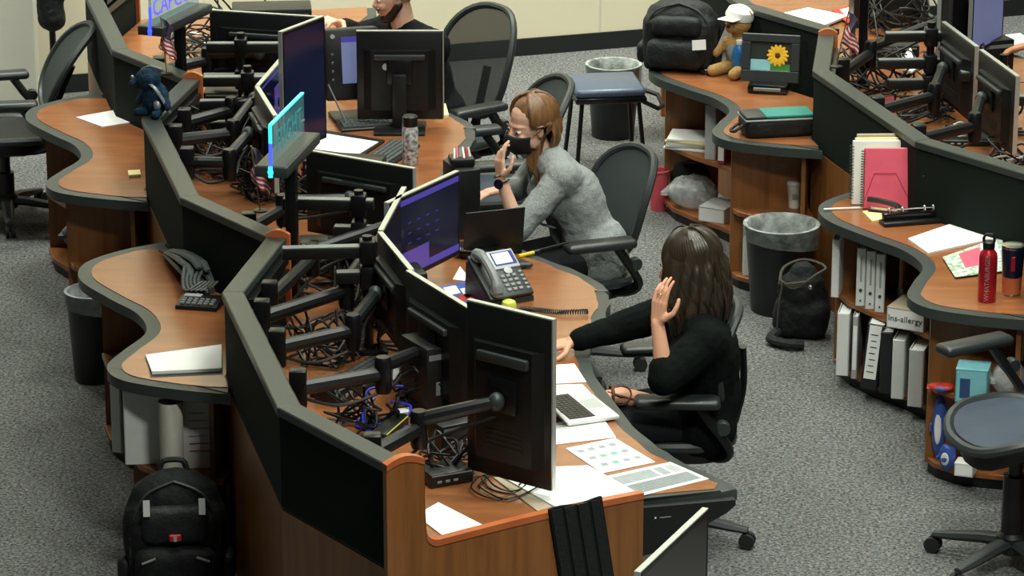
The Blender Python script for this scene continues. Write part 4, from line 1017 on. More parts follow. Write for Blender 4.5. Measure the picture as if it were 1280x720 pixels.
sheet('big pile of white paper below the large portrait monitor',[(612,590),(735,585),(795,618),(700,640)],Z,.010,name='paper_stack',cat='papers')
sheet('tan folder edge sticking out beside the white paper pile',[(617,598),(640,596),(692,634),(672,640)],Z,.004,m='card_kraft',name='folder',cat='folder')
sheet('white sheet under the laptop on the front desk',[(690,530),(752,520),(770,547),(695,556)],Z,.002,extra=lines)
sheet('white sheet lying above the laptop, by the desk edge',[(690,457),(718,455),(733,478),(695,480)],Z,.002)
sheet('white sheet between the laptop and the desk edge sheet',[(688,482),(728,481),(752,506),(690,512)],Z,.003,extra=lines)
sheet('white sheet beside the wooden post on the front desk',[(520,645),(548,629),(607,659),(560,676)],Z,.004)
sheet('white sheet beside the black keyboard',[(472,466),(500,460),(497,474),(482,478)],Z+.03,.002)
sheet('white sheet half hidden under the screen below the telephone',[(523,474),(533,470),(548,503),(540,512)],Z,.002)
sheet('folded white paper left of the desk telephone',[(566,350),(575,334),(583,344),(581,352)],Z,.004)
sheet('stack of bright leaflets by the desk telephone',[(548,360),(592,352),(606,374),(566,384)],Z,.006,m='snack_blue',name='leaflet_stack',cat='leaflets',extra=lambda q:(q(.1,.45,.1,.5,'paper'),q(.5,.9,.3,.8,'paper'),q(.3,.7,.6,.9,'snack_red')))
sheet('white sheet on black clipboard in front of the dark blue portrait screen',[(397,166),(473,178),(447,194),(385,186)],Z+.012,.003)
sheet('black clipboard under the white sheet on the middle console',[(390,163),(481,178),(450,199),(380,188)],Z,.012,m='black_plastic',name='clipboard',cat='clipboard')
sheet('white sheet near the partition on the far left counter',[(95,147),(160,135),(173,152),(128,159)],CZ+.0005,.003)
sheet('heap of white papers at the front of the left counter',[(182,447),(277,434),(277,464),(190,468)],CZ+.0005,.012,name='paper_stack',cat='papers')
sheet('dark folder under the paper heap on the left counter',[(184,452),(278,440),(279,468),(188,472)],CZ+.0002,.0004,m='binder_black',name='folder',cat='folder')
sheet('small yellow pad on the far left counter',[(160,216),(175,215),(176,221),(161,222)],CZ+.0005,.012,m='paper_yellow',name='note_pad',cat='note pad')
sheet('white papers spread behind the red bottle',[(1135,300),(1205,276),(1258,277),(1278,296),(1228,303),(1160,318)],CZ+.0005,.008,name='paper_stack',cat='papers')
sheet('patterned folder left of the red bottle',[(1178,322),(1252,296),(1262,338),(1194,347)],CZ+.009,.003,m='pattern_folder',name='folder',cat='folder',extra=lambda q:(q(.25,.6,.1,.7,'pink_cover'),q(.62,.9,.05,.6,'paper')))
sheet('white papers on the right console by the flag',[(1118,84),(1138,62),(1150,85),(1140,92)],DZ+.10,.01)
sheet('bright papers at the top edge, upper right',[(965,22),(1010,12),(1060,22),(1030,34)],DZ+.01,.012,name='paper_stack',cat='papers')
sheet('red striped leaflet at the top edge by the right console',[(1040,14),(1078,4),(1092,22),(1060,30)],DZ+.015,.006,m='snack_red',name='leaflet_stack',cat='leaflets',extra=lambda q:(q(.2,.5,.1,.8,'paper'),q(.6,.8,.2,.9,'paper')))
sheet('heap of papers beside the sage-shirted person',[(1225,52),(1275,46),(1300,62),(1240,70)],DZ+.02,.02,name='paper_stack',cat='papers')
sheet('purple notebook on the right console',[(1090,130),(1118,122),(1128,133),(1100,142)],Z,.012,m='screen_bar' if 0 else 'binder_red',name='notebook',cat='notebook')
sheet('yellow sticky notes by the round-badged monitor',[(541,136),(557,133),(561,147),(544,150)],Z,.015,m='paper_yellow',name='note_pad',cat='note pad')
sheet('scattered papers under the touch panel',[(445,152),(497,144),(500,153),(452,161)],Z,.004)
# ---- keyboards, phones and laptops
def keyboard(label,p,rz,w=.44,d=.15,z=DZ,m='black_plastic',km='key_grey'):
    r=thing('keyboard',label,'keyboard',(p.x,p.y,z),rz,'keyboards')
    MB().prism([(-w/2,-d/2),(w/2,-d/2),(w/2,d/2),(-w/2,d/2)],0,lambda x,y:.014+.012*(y/d+.5),bev=.004,seg=1).build('case',m,r)
    q=MB(); n=15; g=(w-.03)/n
    for j in range(5):
        for i in range(n):
            if j==0 and 4<=i<=9: continue
            x=-w/2+.015+g*i; y=-d/2+.015+j*(d-.03)/5; zz=.016+.012*((y+.01)/d+.5); q.box(x+.0015,x+g-.0015,y+.0015,y+(d-.03)/5-.0015,zz-.004,zz+.005)
    y=-d/2+.015; q.box(-w/2+.015+g*4,-w/2+.015+g*10,y+.0015,y+(d-.03)/5-.0015,.012,.022)
    ko=q.build('keys',km,r,smooth=0); ko['kind']='stuff'
    return r
keyboard('black keyboard behind the front partition',at(448,478,DZ),R(62))
keyboard('black keyboard by the speckled bottle',at(487,196,DZ),R(70),.40,.14)
keyboard('dark keyboard below the round-badged monitor',at(470,158,DZ),R(15),.36,.13)
def telephone(label,p,rz,z):
    r=thing('desk_telephone',label,'telephone',(p.x,p.y,z),rz); A=RX(R(34))
    MB().add([(-.10,-.10,0),(.10,-.10,0),(.10,.10,0),(-.10,.10,0),(-.10,-.10,.022),(.10,-.10,.022),(.10,.09,.145),(-.10,.09,.145)],[(3,2,1,0),(4,5,6,7),(0,1,5,4),(1,2,6,5),(2,3,7,6),(3,0,4,7)]).build('wedge_base','graphite',r)
    Mx=T(0,-.10,.024)@A
    MB().rbox(-.10,.10,0,.232,0,.018,.008,2,Mx).build('face_plate','graphite',r)
    MB().rbox(-.02,.098,.135,.228,.012,.024,.004,2,Mx).build('display_surround','grey_light',r)
    sc=MB().box(-.008,.09,.150,.218,.0241,.0251,Mx).build('display_frame','screen_phone_frame',r,smooth=0)
    MB().box(-.002,.074,.158,.212,.0252,.0262,Mx).build('display','screen_phone',sc,smooth=0)
    q=MB()
    for j in range(4):
        for i in range(3): q.rbox(-.012+.026*i,.008+.026*i,.022+.023*j,.038+.023*j,.016,.024,.003,1,Mx)
    q.build('keypad','grey_plastic',r)
    MB().lathe([(.018,0),(.018,.006),(.012,.008)],16,Mx@T(.035,.124,.017)).build('navigation_pad','grey_light',r)
    q=MB(); 
    for j in range(5): q.rbox(.074,.092,.02+.021*j,.034+.021*j,.016,.023,.003,1,Mx)
    q.build('side_keys','grey_plastic',r)
    h=MB(); h.tube([Mx@Vector(p_) for p_ in catmull([(-.068,.012,.035),(-.068,.05,.062),(-.068,.115,.070),(-.068,.18,.062),(-.068,.22,.035)],4)],[.022]*4+[.017]*9+[.022]*4,10,flat=1.1)
    for y in (.022,.208): h.ell((-.068,y,.030),(.027,.03,.016),Mx)
    h.build('handset','grey_plastic',r)
    return r
telephone('grey desk telephone with lit display on the nearest console',at(624,372,DZ),R(30),DZ)
def coil(label,pts,rad,m,turns=38,th=.0045):
    P_=catmull(pts,12); N=len(P_); out=[]
    for i in range(turns*7):
        t=i/(turns*7)*(N-1); k=int(t); p=P_[k].lerp(P_[min(k+1,N-1)],t-k); d=(P_[min(k+1,N-1)]-P_[k]); d=d.normalized() if d.length>1e-6 else Vector((1,0,0)); u=Vector((-d.y,d.x,0)); a=2*PI*i/7
        out.append(p+u*rad*math.cos(a)+Vector((0,0,1))*rad*math.sin(a))
    o=MB().tube(out,th*.6,5).build('coiled_cord',m); return tag(o,label,'cord')
coil('dark coiled handset cord in front of the desk telephone',[at(648,386,DZ+.014),at(670,387,DZ+.014),at(700,390,DZ+.014),at(735,389,DZ+.014)],.009,'graphite')
o=MB().lathe([(.0,0),(.030,0),(.030,.016),(.026,.024),(.015,.030),(0,.031)],18,None,False,False).build('tape_roll','lime_plastic'); o.location=at(636,384,DZ); tag(o,'lime green round dispenser in front of the desk telephone','dispenser')
def laptop(label,p,rz,z,m,lid,open_=100,w=.33,d=.23,keym='black_plastic'):
    r=thing('laptop',label,'laptop',(p.x,p.y,z),rz)
    MB().rbox(-w/2,w/2,-d/2,d/2,0,.016,.006,2).build('base',m,r)
    MB().box(-w*.42,w*.42,-d*.08,d*.42,.016,.0172).build('keyboard_well',keym,r,smooth=0)
    q=MB()
    for j in range(5):
        for i in range(12): q.box(-w*.41+i*w*.068,-w*.41+i*w*.068+w*.058,-d*.06+j*d*.094,-d*.06+j*d*.094+d*.078,.0173,.0185)
    q.build('keys',keym,r,smooth=0)['kind']='stuff'
    MB().box(-w*.16,w*.16,-d*.44,-d*.12,.0161,.0168).build('trackpad','grey_light',r,smooth=0)
    Mx=T(0,d/2-.004,.012)@RX(R(90-open_)+0)
    lo=MB().rbox(-w/2,w/2,-.004,.005,0,d,.004,2,Mx).build('lid',lid,r)
    MB().box(-w*.46,w*.46,-.0052,-.0042,d*.06,d*.95,Mx).build('screen','screen_off',lo,smooth=0)
    return r
laptop('open white laptop on papers at the edge of the front desk',at(722,512,DZ+.006),R(112),DZ+.006,'white_plastic','white_plastic',130,w=.30,d=.2)
laptop('black laptop seen from behind in front of the person in grey blazer',at(606,312,DZ),R(20-180),DZ,'black_plastic','black_plastic',100,w=.26,d=.2)
def touch_panel(label,p,rz,z):
    r=thing('touch_panel',label,'touch panel',(p.x,p.y,z),rz)
    Mx=T(0,0,.10)@RX(R(-8))
    MB().rbox(-.13,.13,-.02,.05,0,.34,.012,2,Mx).build('case','black_plastic',r)
    sc=MB().box(-.05,.10,-.0225,-.0195,.08,.30,Mx).build('screen','screen_pad',r,smooth=0); MB().box(-.05,.10,-.0235,-.0226,.275,.30,Mx).build('screen_bar','screen_bar',sc,smooth=0); MB().box(.05,.10,-.0235,-.0226,.085,.11,Mx).build('screen_button','screen_bar',sc,smooth=0)
    MB().lathe([(.011,0),(.011,.004)],14,Mx@T(-.09,-.02,.305)@RX(PI/2)).build('round_key','grey_light',r)
    MB().box(.04,.11,-.0225,-.0195,.307,.325,Mx).build('maker_plate','white_plastic',r,smooth=0)
    for k in range(4): MB().ell((-.095,-.02,.22-.04*k),(.008,.005,.008),Mx,8,6).build('side_key','key_grey',r)
    MB().tube([Mx@Vector((-.12,-.02,.08)),Vector((-.06,-.14,.02)),Vector((.10,-.14,.02)),Mx@Vector((.11,-.02,.10))],.005,6).build('wire_foot','chrome_dull',r)
    MB().rbox(-.10,.10,-.05,.12,0,.02,.008,2).build('base','black_plastic',r)
    return r
touch_panel('black touch panel with pale blue screen left of the round-badged monitor',at(447,150,DZ)+Vector((-.02,.0,0)),R(14),DZ)
# ---- drinkware
def bottle(label,p,z,prof,m,cap_prof,capm,loop=True,word=None,r=.036,rz=0,name='water_bottle'):
    t=thing(name,label,'bottle',(p.x,p.y,z),rz)
    MB().lathe(prof,24).build('body',m,t); MB().lathe(cap_prof,20).build('cap',capm,t)
    h=cap_prof[-1][1]
    if loop: MB().tube([(-.020,0,h-.006),(-.021,0,h+.012),(-.012,0,h+.026),(.012,0,h+.026),(.021,0,h+.012),(.020,0,h-.006)],.006,8).build('carry_loop',capm,t)
    if word:
        me=text_mesh(word,.026); Mx=RX(PI/2)@RZ(-PI/2)
        for v in me.vertices:
            a=-PI/2- (v.co.y)/r; zz=.105+v.co.x; rr=r+.0008
            v.co=(rr*math.cos(a),rr*math.sin(a),zz)
        me.materials.clear(); me.materials.append(MATS['grey_light']); o=bpy.data.objects.new('lettering',me); COL.objects.link(o); o.parent=t
    return t
bottle('red metal water bottle with black loop cap on the right counter',at(1233,376,CZ),CZ,[(.034,0),(.0365,.006),(.0365,.185),(.034,.200),(.024,.212),(.022,.22)],'red_metal',[(.023,.218),(.024,.222),(.024,.245),(.018,.25)],'black_plastic',word='WHATABURGER',r=.0365,rz=R(-10))
t=thing('travel_tumbler','navy travel tumbler with orange base band beside the red bottle','tumbler',at(1264,368,CZ))
MB().lathe([(.032,0),(.034,.004),(.036,.012)],24).build('steel_foot','steel',t); MB().lathe([(.037,.010),(.0405,.075),(.0415,.078)],24).build('grip_band','orange_band',t)
MB().lathe([(.040,.076),(.047,.19),(.047,.196)],24).build('cup','navy_metal',t); MB().lathe([(.046,.195),(.048,.198),(.047,.208),(.036,.211)],24).build('lid','steel',t)
MB().rbox(-.008,.008,-.0475,-.040,.11,.17,.002,1,RZ(-.1)).build('logo_mark','red_metal',t)
bottle('black bottle with white speckles on the middle console',at(513,205,DZ),DZ,[(.033,0),(.036,.006),(.036,.175),(.030,.19)],'pattern_bottle',[(.034,.176),(.035,.18),(.035,.222),(.028,.228)],'black_plastic',loop=False)
t=thing('paper_cup','white paper cup with lid on the lower shelf below the lunch bag','cup',at(993,259,.383)+Vector((0,.0,0))); t.location.z=.382
MB().lathe([(.027,0),(.029,.002),(.038,.115)],20).build('cup_wall','cup_white',t); MB().lathe([(.040,.113),(.041,.118),(.037,.124),(.036,.13)],20).build('lid','white_plastic',t); MB().rbox(-.014,.014,-.0365,-.028,.05,.075,.002,1).build('printed_mark','paper_ink',t)
# ---- binders and boxes in the bookcases
def binder(label,px,py,z,th,h,m,d=.22,rz=0,lean=0,ring=False,labelm=None,cat='binder',name='binder',group='binders and files'):
    p=at(px,py,z); r=thing(name,label,cat,(p.x,p.y,z),0,group); r.rotation_euler=Euler((0,R(lean),R(rz)),'XYZ')
    MB().rbox(-th/2,th/2,0,.012,0,h,.003,1).build('spine',m,r)
    for s in (-1,1): MB().box(s*th/2-.0015,s*th/2+.0015,.006,d,0,h).build('cover',m,r,smooth=0)
    MB().box(-th/2+.004,th/2-.004,.014,d-.008,.008,h-.008).build('pages','paper',r,smooth=0)
    if ring:
        MB().lathe([(.007,0),(.007,.003)],12,T(0,-.001,h*.28)@RX(PI/2)).build('finger_hole','ink_dark',r)
        MB().box(-.004,.004,-.0012,0,h*.42,h*.86).build('spine_title','paper_ink',r,smooth=0); MB().lathe([(.004,0),(.004,.002)],10,T(0,-.001,h*.10)@RX(PI/2)).build('rivet','ink_dark',r)
    if labelm: MB().box(-th*.42,th*.42,-.0015,0,h*.15,h*.85).build('spine_label',labelm,r,smooth=0)
    return r
S1=.067; S2=.382; HB=.285
for i,(x,y) in enumerate(((1075,383),(1087,387),(1099,391))):
    binder(('first','second','third')[i]+' white ring binder from the left on the upper right shelf',x,y,S2,.036,.262,'binder_white',ring=True,rz=-8)
binder('thin white file at the left end of the right bookcase',1043,372,S2,.03,.262,'binder_white',rz=-14)
binder('thick white binder leftmost on the bottom right shelf',1052,470,S1,.05,HB,'binder_white',rz=-12)
binder('pale pink file next to the leftmost bottom binder',1067,474,S1,.02,HB,'binder_grey',rz=-12,labelm='paper')
bb=binder('black binder with long white spine sheet on the bottom right shelf',1085,487,S1,.07,HB+.01,'binder_black',rz=-14,lean=5)
q=MB().box(-.026,.026,-.004,-.001,.05,.29).build('spine_sheet','paper',bb,smooth=0)
for k in range(7): MB().box(-.016+.002*(k%3),.014-.004*(k%2),-.0052,-.0042,.08+.028*k,.084+.028*k).build('printed_line','ink_dark',q,smooth=0)
binder('plain black binder right of the white-sheeted binder',1106,492,S1,.05,HB-.01,'binder_black',rz=-14)
binder('white document box fifth on the bottom right shelf',1121,499,S1,.05,HB-.02,'binder_white',rz=-16,name='document_box',cat='box')
binder('white document box at the right end of the bottom shelf',1143,509,S1,.06,HB-.03,'binder_white',rz=-18,name='document_box',cat='box')
def carton(label,p,z,rz,w,d,h,m,cat='box',name='carton',top='card_kraft',word=None,openb=False,extra=None):
    r=thing(name,label,cat,(p.x,p.y,z),rz)
    q=MB(); t=.004
    for a in ((-w/2,w/2,0,d,0,t),(-w/2,w/2,0,t,0,h),(-w/2,w/2,d-t,d,0,h),(-w/2,-w/2+t,0,d,0,h),(w/2-t,w/2,0,d,0,h)): q.box(*a)
    q.build('walls',m,r,smooth=0)
    if not openb: MB().box(-w/2-.001,w/2+.001,-.001,d+.001,h,h+.004).build('lid',top,r,smooth=0)
    if word: text(word,.038,'ink_dark',r,Matrix.Translation((0,-.0012,h*.5))@RX(PI/2))
    if extra: extra(r)
    return r
cb=at(1131,412,S2); carton("white tray box lettered Ins-allergy on the upper right shelf",cb,S2,R(-28),.165,.18,.085,'paper',top='card_kraft',word="Ins-allergy",name='tray_box')
binder('slim red and white file standing behind the lettered tray box',1150,412,S2,.028,.20,'red_plastic',rz=-20,labelm='paper',d=.1)
tb=carton('pale blue tissue box with navy panel on the right bookcase',at(1214,506,S2)+Vector((0,.02,0)),S2,R(-14),.125,.115,.135,'tissue_blue',top='tissue_blue',name='tissue_box',cat='tissue box',extra=lambda r:MB().box(-.045,-.005,-.0015,0,.02,.10).build('navy_panel','tissue_navy',r,smooth=0))
def pouch(label,p,z,rz,a,b,c,m,name='snack_packet',cat='packet',seed=1,mark=None):
    def dsp(co,no): return co+no*.012*noise.noise(co*28+Vector((seed,0,0)))
    q=MB(); q.ell((0,0,c),(a,b,c),None,24,14); me=bpy.data.meshes.new(name)
    q.v=[tuple(dsp(Vector(v),Vector(v).normalized())) for v in q.v]; q.v=[(x,y,max(0,zz)) for x,y,zz in q.v]
    r=thing(name,label,cat,(p.x,p.y,z),rz); q.build('wrapper',m,r)
    q=MB().rbox(-a*1.12,-a*.85,-b*.75,b*.75,c*.85,c*1.1,.002,1); q.build('crimped_end',m,r)
    if mark: MB().ell((0,-b*.82,c),(a*.5,.006,c*.5)).build('print_patch',mark,r)
    return r
pouch('red snack packet left of the pale blue tissue box',at(1176,489,S2),S2,R(-10),.05,.035,.018,'snack_red',mark='snack_blue')
pouch('blue snack bag on the lowest right shelf',at(1184,590,S1)+Vector((0,.02,0)),S1,R(-30),.035,.03,.055,'snack_blue',mark='paper')
pouch('dark patterned packet behind the corner chair on the right bookcase',at(1178,540,.22)+Vector((0,.1,0)),S1,R(-20),.03,.03,.14,'snack_blue',seed=4,mark='paper')
carton('small white carton on the lowest right shelf',at(1205,598,S1)+Vector((0,.02,0)),S1,R(-20),.075,.07,.05,'paper',top='paper',name='carton')
carton('tall white carton behind the corner chair seat',at(1205,560,S1)+Vector((0.02,.18,0)),S1,R(-14),.08,.08,.23,'binder_white',top='paper')
pouch('crumpled clear plastic bag beside the tissue box',at(1256,500,S2)+Vector((0.02,.05,0)),S2,R(0),.07,.06,.075,'clear_film',name='plastic_bag',cat='plastic bag',seed=9)
# bookcase under the lunch bag
for k in range(5):
    p=at(858+k*.6,190,S2); sheet('',[(0,0)]*4,1) if 0 else None
    o=MB().rbox(-.11,.11,0,.20,0,.011,.002,1).build('magazine',('paper','binder_grey','paper','paper_yellow','paper')[k]); o.location=(p.x+.012*((k*7)%3-1),p.y+.02,S2+.0115*k); o.rotation_euler=(0,0,R(-16+5*((k*5)%3-1)))
    tag(o,('lowest','second lowest','middle','yellow-covered second','topmost')[k]+' magazine in the stack below the black backpack','magazine','magazines in the stack below the backpack')
binder('tall grey file on the shelf right of the magazine stack',887,200,S2,.055,.28,'binder_grey',rz=-24,d=.2)
binder('red and white binder at the shelf edge below the S-curve',901,206,S2,.035,.14,'binder_red',rz=-24,labelm='paper',d=.2)
pouch('clear plastic bag of dark items on the bottom shelf below the magazines',at(866,262,S1)+Vector((0,.03,0)),S1,R(-20),.13,.10,.085,'clear_film',name='plastic_bag',cat='plastic bag',seed=3)
pouch('black bundle behind the clear plastic bag',at(856,256,S1)+Vector((.02,.16,0)),S1,R(-20),.12,.08,.10,'bag_black',name='bundle',cat='bundle',seed=6)
carton('long white carton on the bottom shelf behind the person in black sweater',at(889,278,S1),S1,R(-28),.14,.18,.07,'paper',top='binder_grey',word=None)
binder('white board standing in the lowest niche beside the wastebasket',933,345,S1,.03,.27,'binder_white',rz=0,name='board',cat='board')
# left bookcase
binder('tall white board on the left bookcase, left of the paper roll',182,581,S2,.15,.30,'binder_white',rz=4,d=.04,name='poster_board',cat='board')
bw=binder('white notice with red lines right of the paper roll',248,586,S2,.115,.28,'binder_white',rz=4,d=.03,name='notice_board',cat='board')
for k in range(6): MB().box(-.03,.045-.006*(k%3),-.0025,-.001,.07+.03*k,.074+.03*k).build('printed_line','red_plastic' if k<2 else 'paper_ink',bw,smooth=0)
p=at(216,592,S2); ro=thing('paper_roll','upright roll of cream paper on the left bookcase','paper roll',(p.x,p.y-.005,S2)); MB().lathe([(.045,0),(.045,.29)],24,None,True,False).build('roll','roll_paper',ro); MB().lathe([(.02,.0),(.02,.292)],16,None,True,True).build('core','binder_black',ro)
binder('narrow white board in the left bookcase corner',146,566,S2,.04,.29,'binder_white',rz=-20,d=.16,name='board',cat='board')
p=at(106,318,S2); pouch('mottled black and white bag in the far left bookcase',p+Vector((0.0,.05,0)),S2,R(-8),.105,.06,.075,'pattern_bag',name='fabric_bag',cat='bag',seed=2)
binder('white file at the right end of the far left bookcase',163,316,S2,.06,.26,'binder_grey',rz=0,d=.1)
# ---- wastebaskets
def wastebasket(label,p,rad,h,liner=True):
    r=thing('wastebasket',label,'wastebasket',(p.x,p.y,0),0,'black wastebaskets')
    MB().lathe([(rad*.78,0),(rad*.8,.004),(rad,h-.012),(rad*1.03,h-.010),(rad*1.03,h),(rad*.97,h),(rad*.77,.02),(0.001,.02)],28,None,True,False).build('bin_shell','black_plastic',r)
    if liner:
        q=MB(); rnd=random.Random(int(p.x*100))
        def f(u,v):
            a=2*PI*u; t=v
            if t<.5: k=t/.5; rr=rad*(1.085+.006*math.sin(a*9)+.004*math.sin(a*17)-.03*(1-k)); z=h-.085-.025*math.sin(a+1)+(.09+.025*math.sin(a+1))*k
            else: k=(t-.5)/.5; rr=rad*(1.07-.15*min(1,k*4)-.06*k+.02*math.sin(a*13)*k+.015*math.sin(a*29)*k); z=h+.008-.17*max(0,k-.22)+.012*math.sin(a*11)*max(0,k-.22)
            return (rr*math.cos(a),rr*math.sin(a),z)
        q.grid(lambda u,v:f(u,v*.5),64,5); q.build('bin_liner','liner_film',r); q=MB(); q.grid(lambda u,v:f(u,.5+v*.5),64,6); q.build('liner_inside_lit','liner_inside_lit',r)
    return r
p=at(977,281,.41); wastebasket('black wastebasket with clear liner beside the drawstring bag',p,.166,.41)
p=at(767,79,.41); wastebasket('black wastebasket with clear liner behind the padded stool',p,.145,.40)
p=at(104,362,.41); wastebasket('black wastebasket with liner under the left counter',p+Vector((.04,.0,0)),.115,.40)
p=at(826,226,.3); r=thing('small_bin','small pink bin beside the middle bookcase','bin',(*at(823,262,0).xy,0)); r.scale=(.8,.8,1); MB().lathe([(.05,0),(.065,.2),(.07,.2),(.07,.21),(.06,.21),(.045,.02)],18,None,True,False).build('bin_shell','pink_bin',r); MB().tube([(.07*math.cos(a*PI/12),.07*math.sin(a*PI/12),.21) for a in range(24)],.006,6,closed=True).build('rim','pink_bin',r)
# ---- bags
def backpack(label,p,z,rz,w,d,h,m='bag_black',lean=0,pocket=True,detail=1,mark=None):
    r=thing('backpack',label,'backpack',(p.x,p.y,z),0); r.rotation_euler=Euler((R(lean),0,R(rz)),'XYZ')
    q=MB(); q.rbox(-w/2,w/2,-d/2,d/2,0.005,h*.80,.07,4); q.ell((0,0,h*.74),(w*.47,d*.46,h*.26)); q.rbox(-w*.46,w*.46,-d*.5,d*.42,0,h*.18,.05,3)
    mesh_obj('main_bag',remeshed(q,.012,6,wrinkle(.012,9)),m,r)
    if pocket:
        q=MB(); q.rbox(-w*.40,w*.40,-d*.5-.055,-d*.3,.02,h*.48,.05,3); mesh_obj('front_pocket',remeshed(q,.012,6,wrinkle(.010,11)),m,r)
        q=MB(); q.rbox(-w*.33,w*.33,-d*.5-.03,-d*.3,h*.50,h*.80,.04,3); mesh_obj('upper_pocket',remeshed(q,.012,6,wrinkle(.008,11)),'bag_black2',r)
    for s in (-1,1):
        q=MB(); q.rbox(s*w*.5-.03,s*w*.5+.03,-d*.3,d*.3,.02,h*.36,.025,2); mesh_obj('side_pocket',remeshed(q,.012,4),'bag_black2',r)
        MB().tube(catmull([(s*w*.22,d*.45,h*.86),(s*w*.28,d*.62,h*.6),(s*w*.34,d*.58,h*.3),(s*w*.4,d*.45,.06)],5),.022,8,flat=.35).build('shoulder_strap','bag_black2',r)
    MB().tube(catmull([(-.05,d*.3,h*.93),(-.035,d*.32,h*1.02),(.035,d*.32,h*1.02),(.05,d*.3,h*.93)],4),.011,8).build('carry_handle','bag_black2',r)
    for s,zz in ((-1,.0),(1,.0)):
        MB().tube(catmull([(s*w*.44,-d*.34,h*.3),(s*w*.42,-d*.40,h*.62),(s*w*.28,-d*.38,h*.86),(0,-d*.30,h*.955)],5),.006,6).build('zip','graphite',r)
    if detail:
        for s in (-1,1): MB().box(-.012,.012,-.002,.002,-.03,.03,T(s*w*.27,-d*.5-.022,h*.80)@RX(-.45)@RZ(s*.2)).build('reflective_tab','grey_light',r,smooth=0)
        for s in (-1,1): MB().tube([(s*w*.33,-d*.5-.062,h*.40),(s*w*.20,-d*.5-.066,h*.44)],.005,6).build('pocket_piping','grey_plastic',r)
        MB().rbox(-.022,.022,-d*.5-.042,-d*.5-.026,h*.545,h*.60,.004,1).build('badge','red_plastic',r); MB().box(-.006,.006,-d*.5-.0435,-d*.5-.042,h*.55,h*.59).build('badge_mark','grey_light',r,smooth=0)
    return r
backpack('black backpack standing before the left bookcase, small red badge',Vector((-1.235,11.40,0)),0,6,.37,.20,.50)
p=at(852,90,CZ); bp2=backpack('large black backpack on the counter next to the far wall',p+Vector((-.0,.10,0)),CZ,-14,.38,.22,.36,m='bag_black2',detail=0,pocket=True)
MB().box(-.035,.035,-.003,.003,-.025,.025,T(.13,-.20,.17)@RZ(.5)@RX(-.2)).build('tissue_in_pocket','paper',bp2,smooth=0)
p=at(1003,425,0); ds=thing('drawstring_bag','dark drawstring bag with olive cords against the wastebasket','bag',(p.x,p.y+.06,0),R(-8))
q=MB(); q.rbox(-.125,.125,-.09,.09,0,.20,.06,3); q.ell((0,0,.20),(.115,.085,.12)); q.ell((0,0,.30),(.06,.05,.05)); mesh_obj('bag_body',remeshed(q,.010,5,wrinkle(.014,10)),'bag_black',ds)
for k in range(3): MB().tube(catmull([(-.10,-.06,.26+.01*k),(-.03,-.10,.28-.012*k),(.06,-.09,.30+.01*k),(.10,.0,.33),(.0,.07,.34),(-.09,.03,.31),(-.10,-.06,.26)],4),.007,6).build('cord','bag_strap',ds)
MB().tube(catmull([(-.085,-.085,.28),(-.10,-.105,.16),(-.105,-.10,.04)],5),.012,8,flat=.4).build('strap','bag_strap',ds)
MB().tube(catmull([(-.10,-.09,.05),(-.13,-.15,.03),(-.05,-.21,.03),(0.02,-.20,.025)],5),.024,8,flat=.8).build('waist_strap','bag_black',ds)
MB().ell((.04,-.09,.26),(.012,.008,.012)).build('cord_lock','steel',ds)
# lunch bag
p=at(972,172,CZ); lb=thing('lunch_bag','black lunch bag with teal top panel on the middle counter','lunch bag',(p.x,p.y+.07,CZ),R(10))
q=MB(); q.rbox(-.17,.17,-.085,.085,0,.10,.03,3); mesh_obj('body',remeshed(q,.008,4,wrinkle(.006,14)),'bag_black2',lb)
MB().rbox(-.07,.163,-.078,.078,.094,.108,.006,2).build('teal_panel','teal_fabric',lb); MB().rbox(-.165,-.07,-.078,.078,.093,.106,.006,2).build('mesh_panel','graphite',lb)
MB().tube([(-.168,-.083,.088),(.168,-.083,.088),(.168,.083,.088),(-.168,.083,.088)],.005,6,closed=True).build('piping','piping_grey',lb)
MB().tube(catmull([(-.17,-.04,.06),(-.215,-.05,.035),(-.22,.0,.03),(-.17,.04,.05)],4),.008,6).build('side_handle','black_rubber',lb)
# framed flower photograph
p=at(963,108,CZ); pf=thing('photo_frame','dark framed photo of a yellow flower on the middle counter','photo frame',(p.x-.01,p.y-.07,CZ),R(-12)); pf.scale=(1.15,1.15,1.15); Mx=T(0,0,.035)@RX(R(-10))
q=MB()
for a in ((-.125,.125,.17,.205),(-.125,.125,0,.05),(-.125,-.085,.05,.17),(.085,.125,.05,.17)): q.rbox(a[0],a[1],-.012,.012,a[2],a[3],.003,1,Mx)
q.build('frame','graphite',pf)
ph=MB().box(-.088,.088,.0,.008,.045,.175,Mx).build('photo_dark_part','photo_dark',pf,smooth=0)
MB().box(-.086,.03,-.0015,.0,.05,.095,Mx).build('photo_sky_part','photo_sky',ph,smooth=0); MB().box(.0,.086,-.003,-.0015,.048,.078,Mx).build('photo_leaf_part','photo_green',ph,smooth=0)
q=MB()
for k in range(14):
    a=2*PI*k/14; q.ell((.03+.026*math.cos(a),-.004,.115+.026*math.sin(a)),(.022,.002,.009),Mx,8,6,rot=Matrix.Rotation(-a,3,'Y'))
q.build('flower_petals','flower_yellow',ph); MB().ell((.03,-.006,.115),(.012,.003,.012),Mx).build('flower_centre','flower_core',ph)
MB().rbox(-.085,.085,-.08,.03,0,.04,.01,2).build('stand_base','black_gloss',pf); MB().rbox(-.06,.06,-.083,-.07,.012,.03,.004,1).build('base_label','grey_plastic',pf)
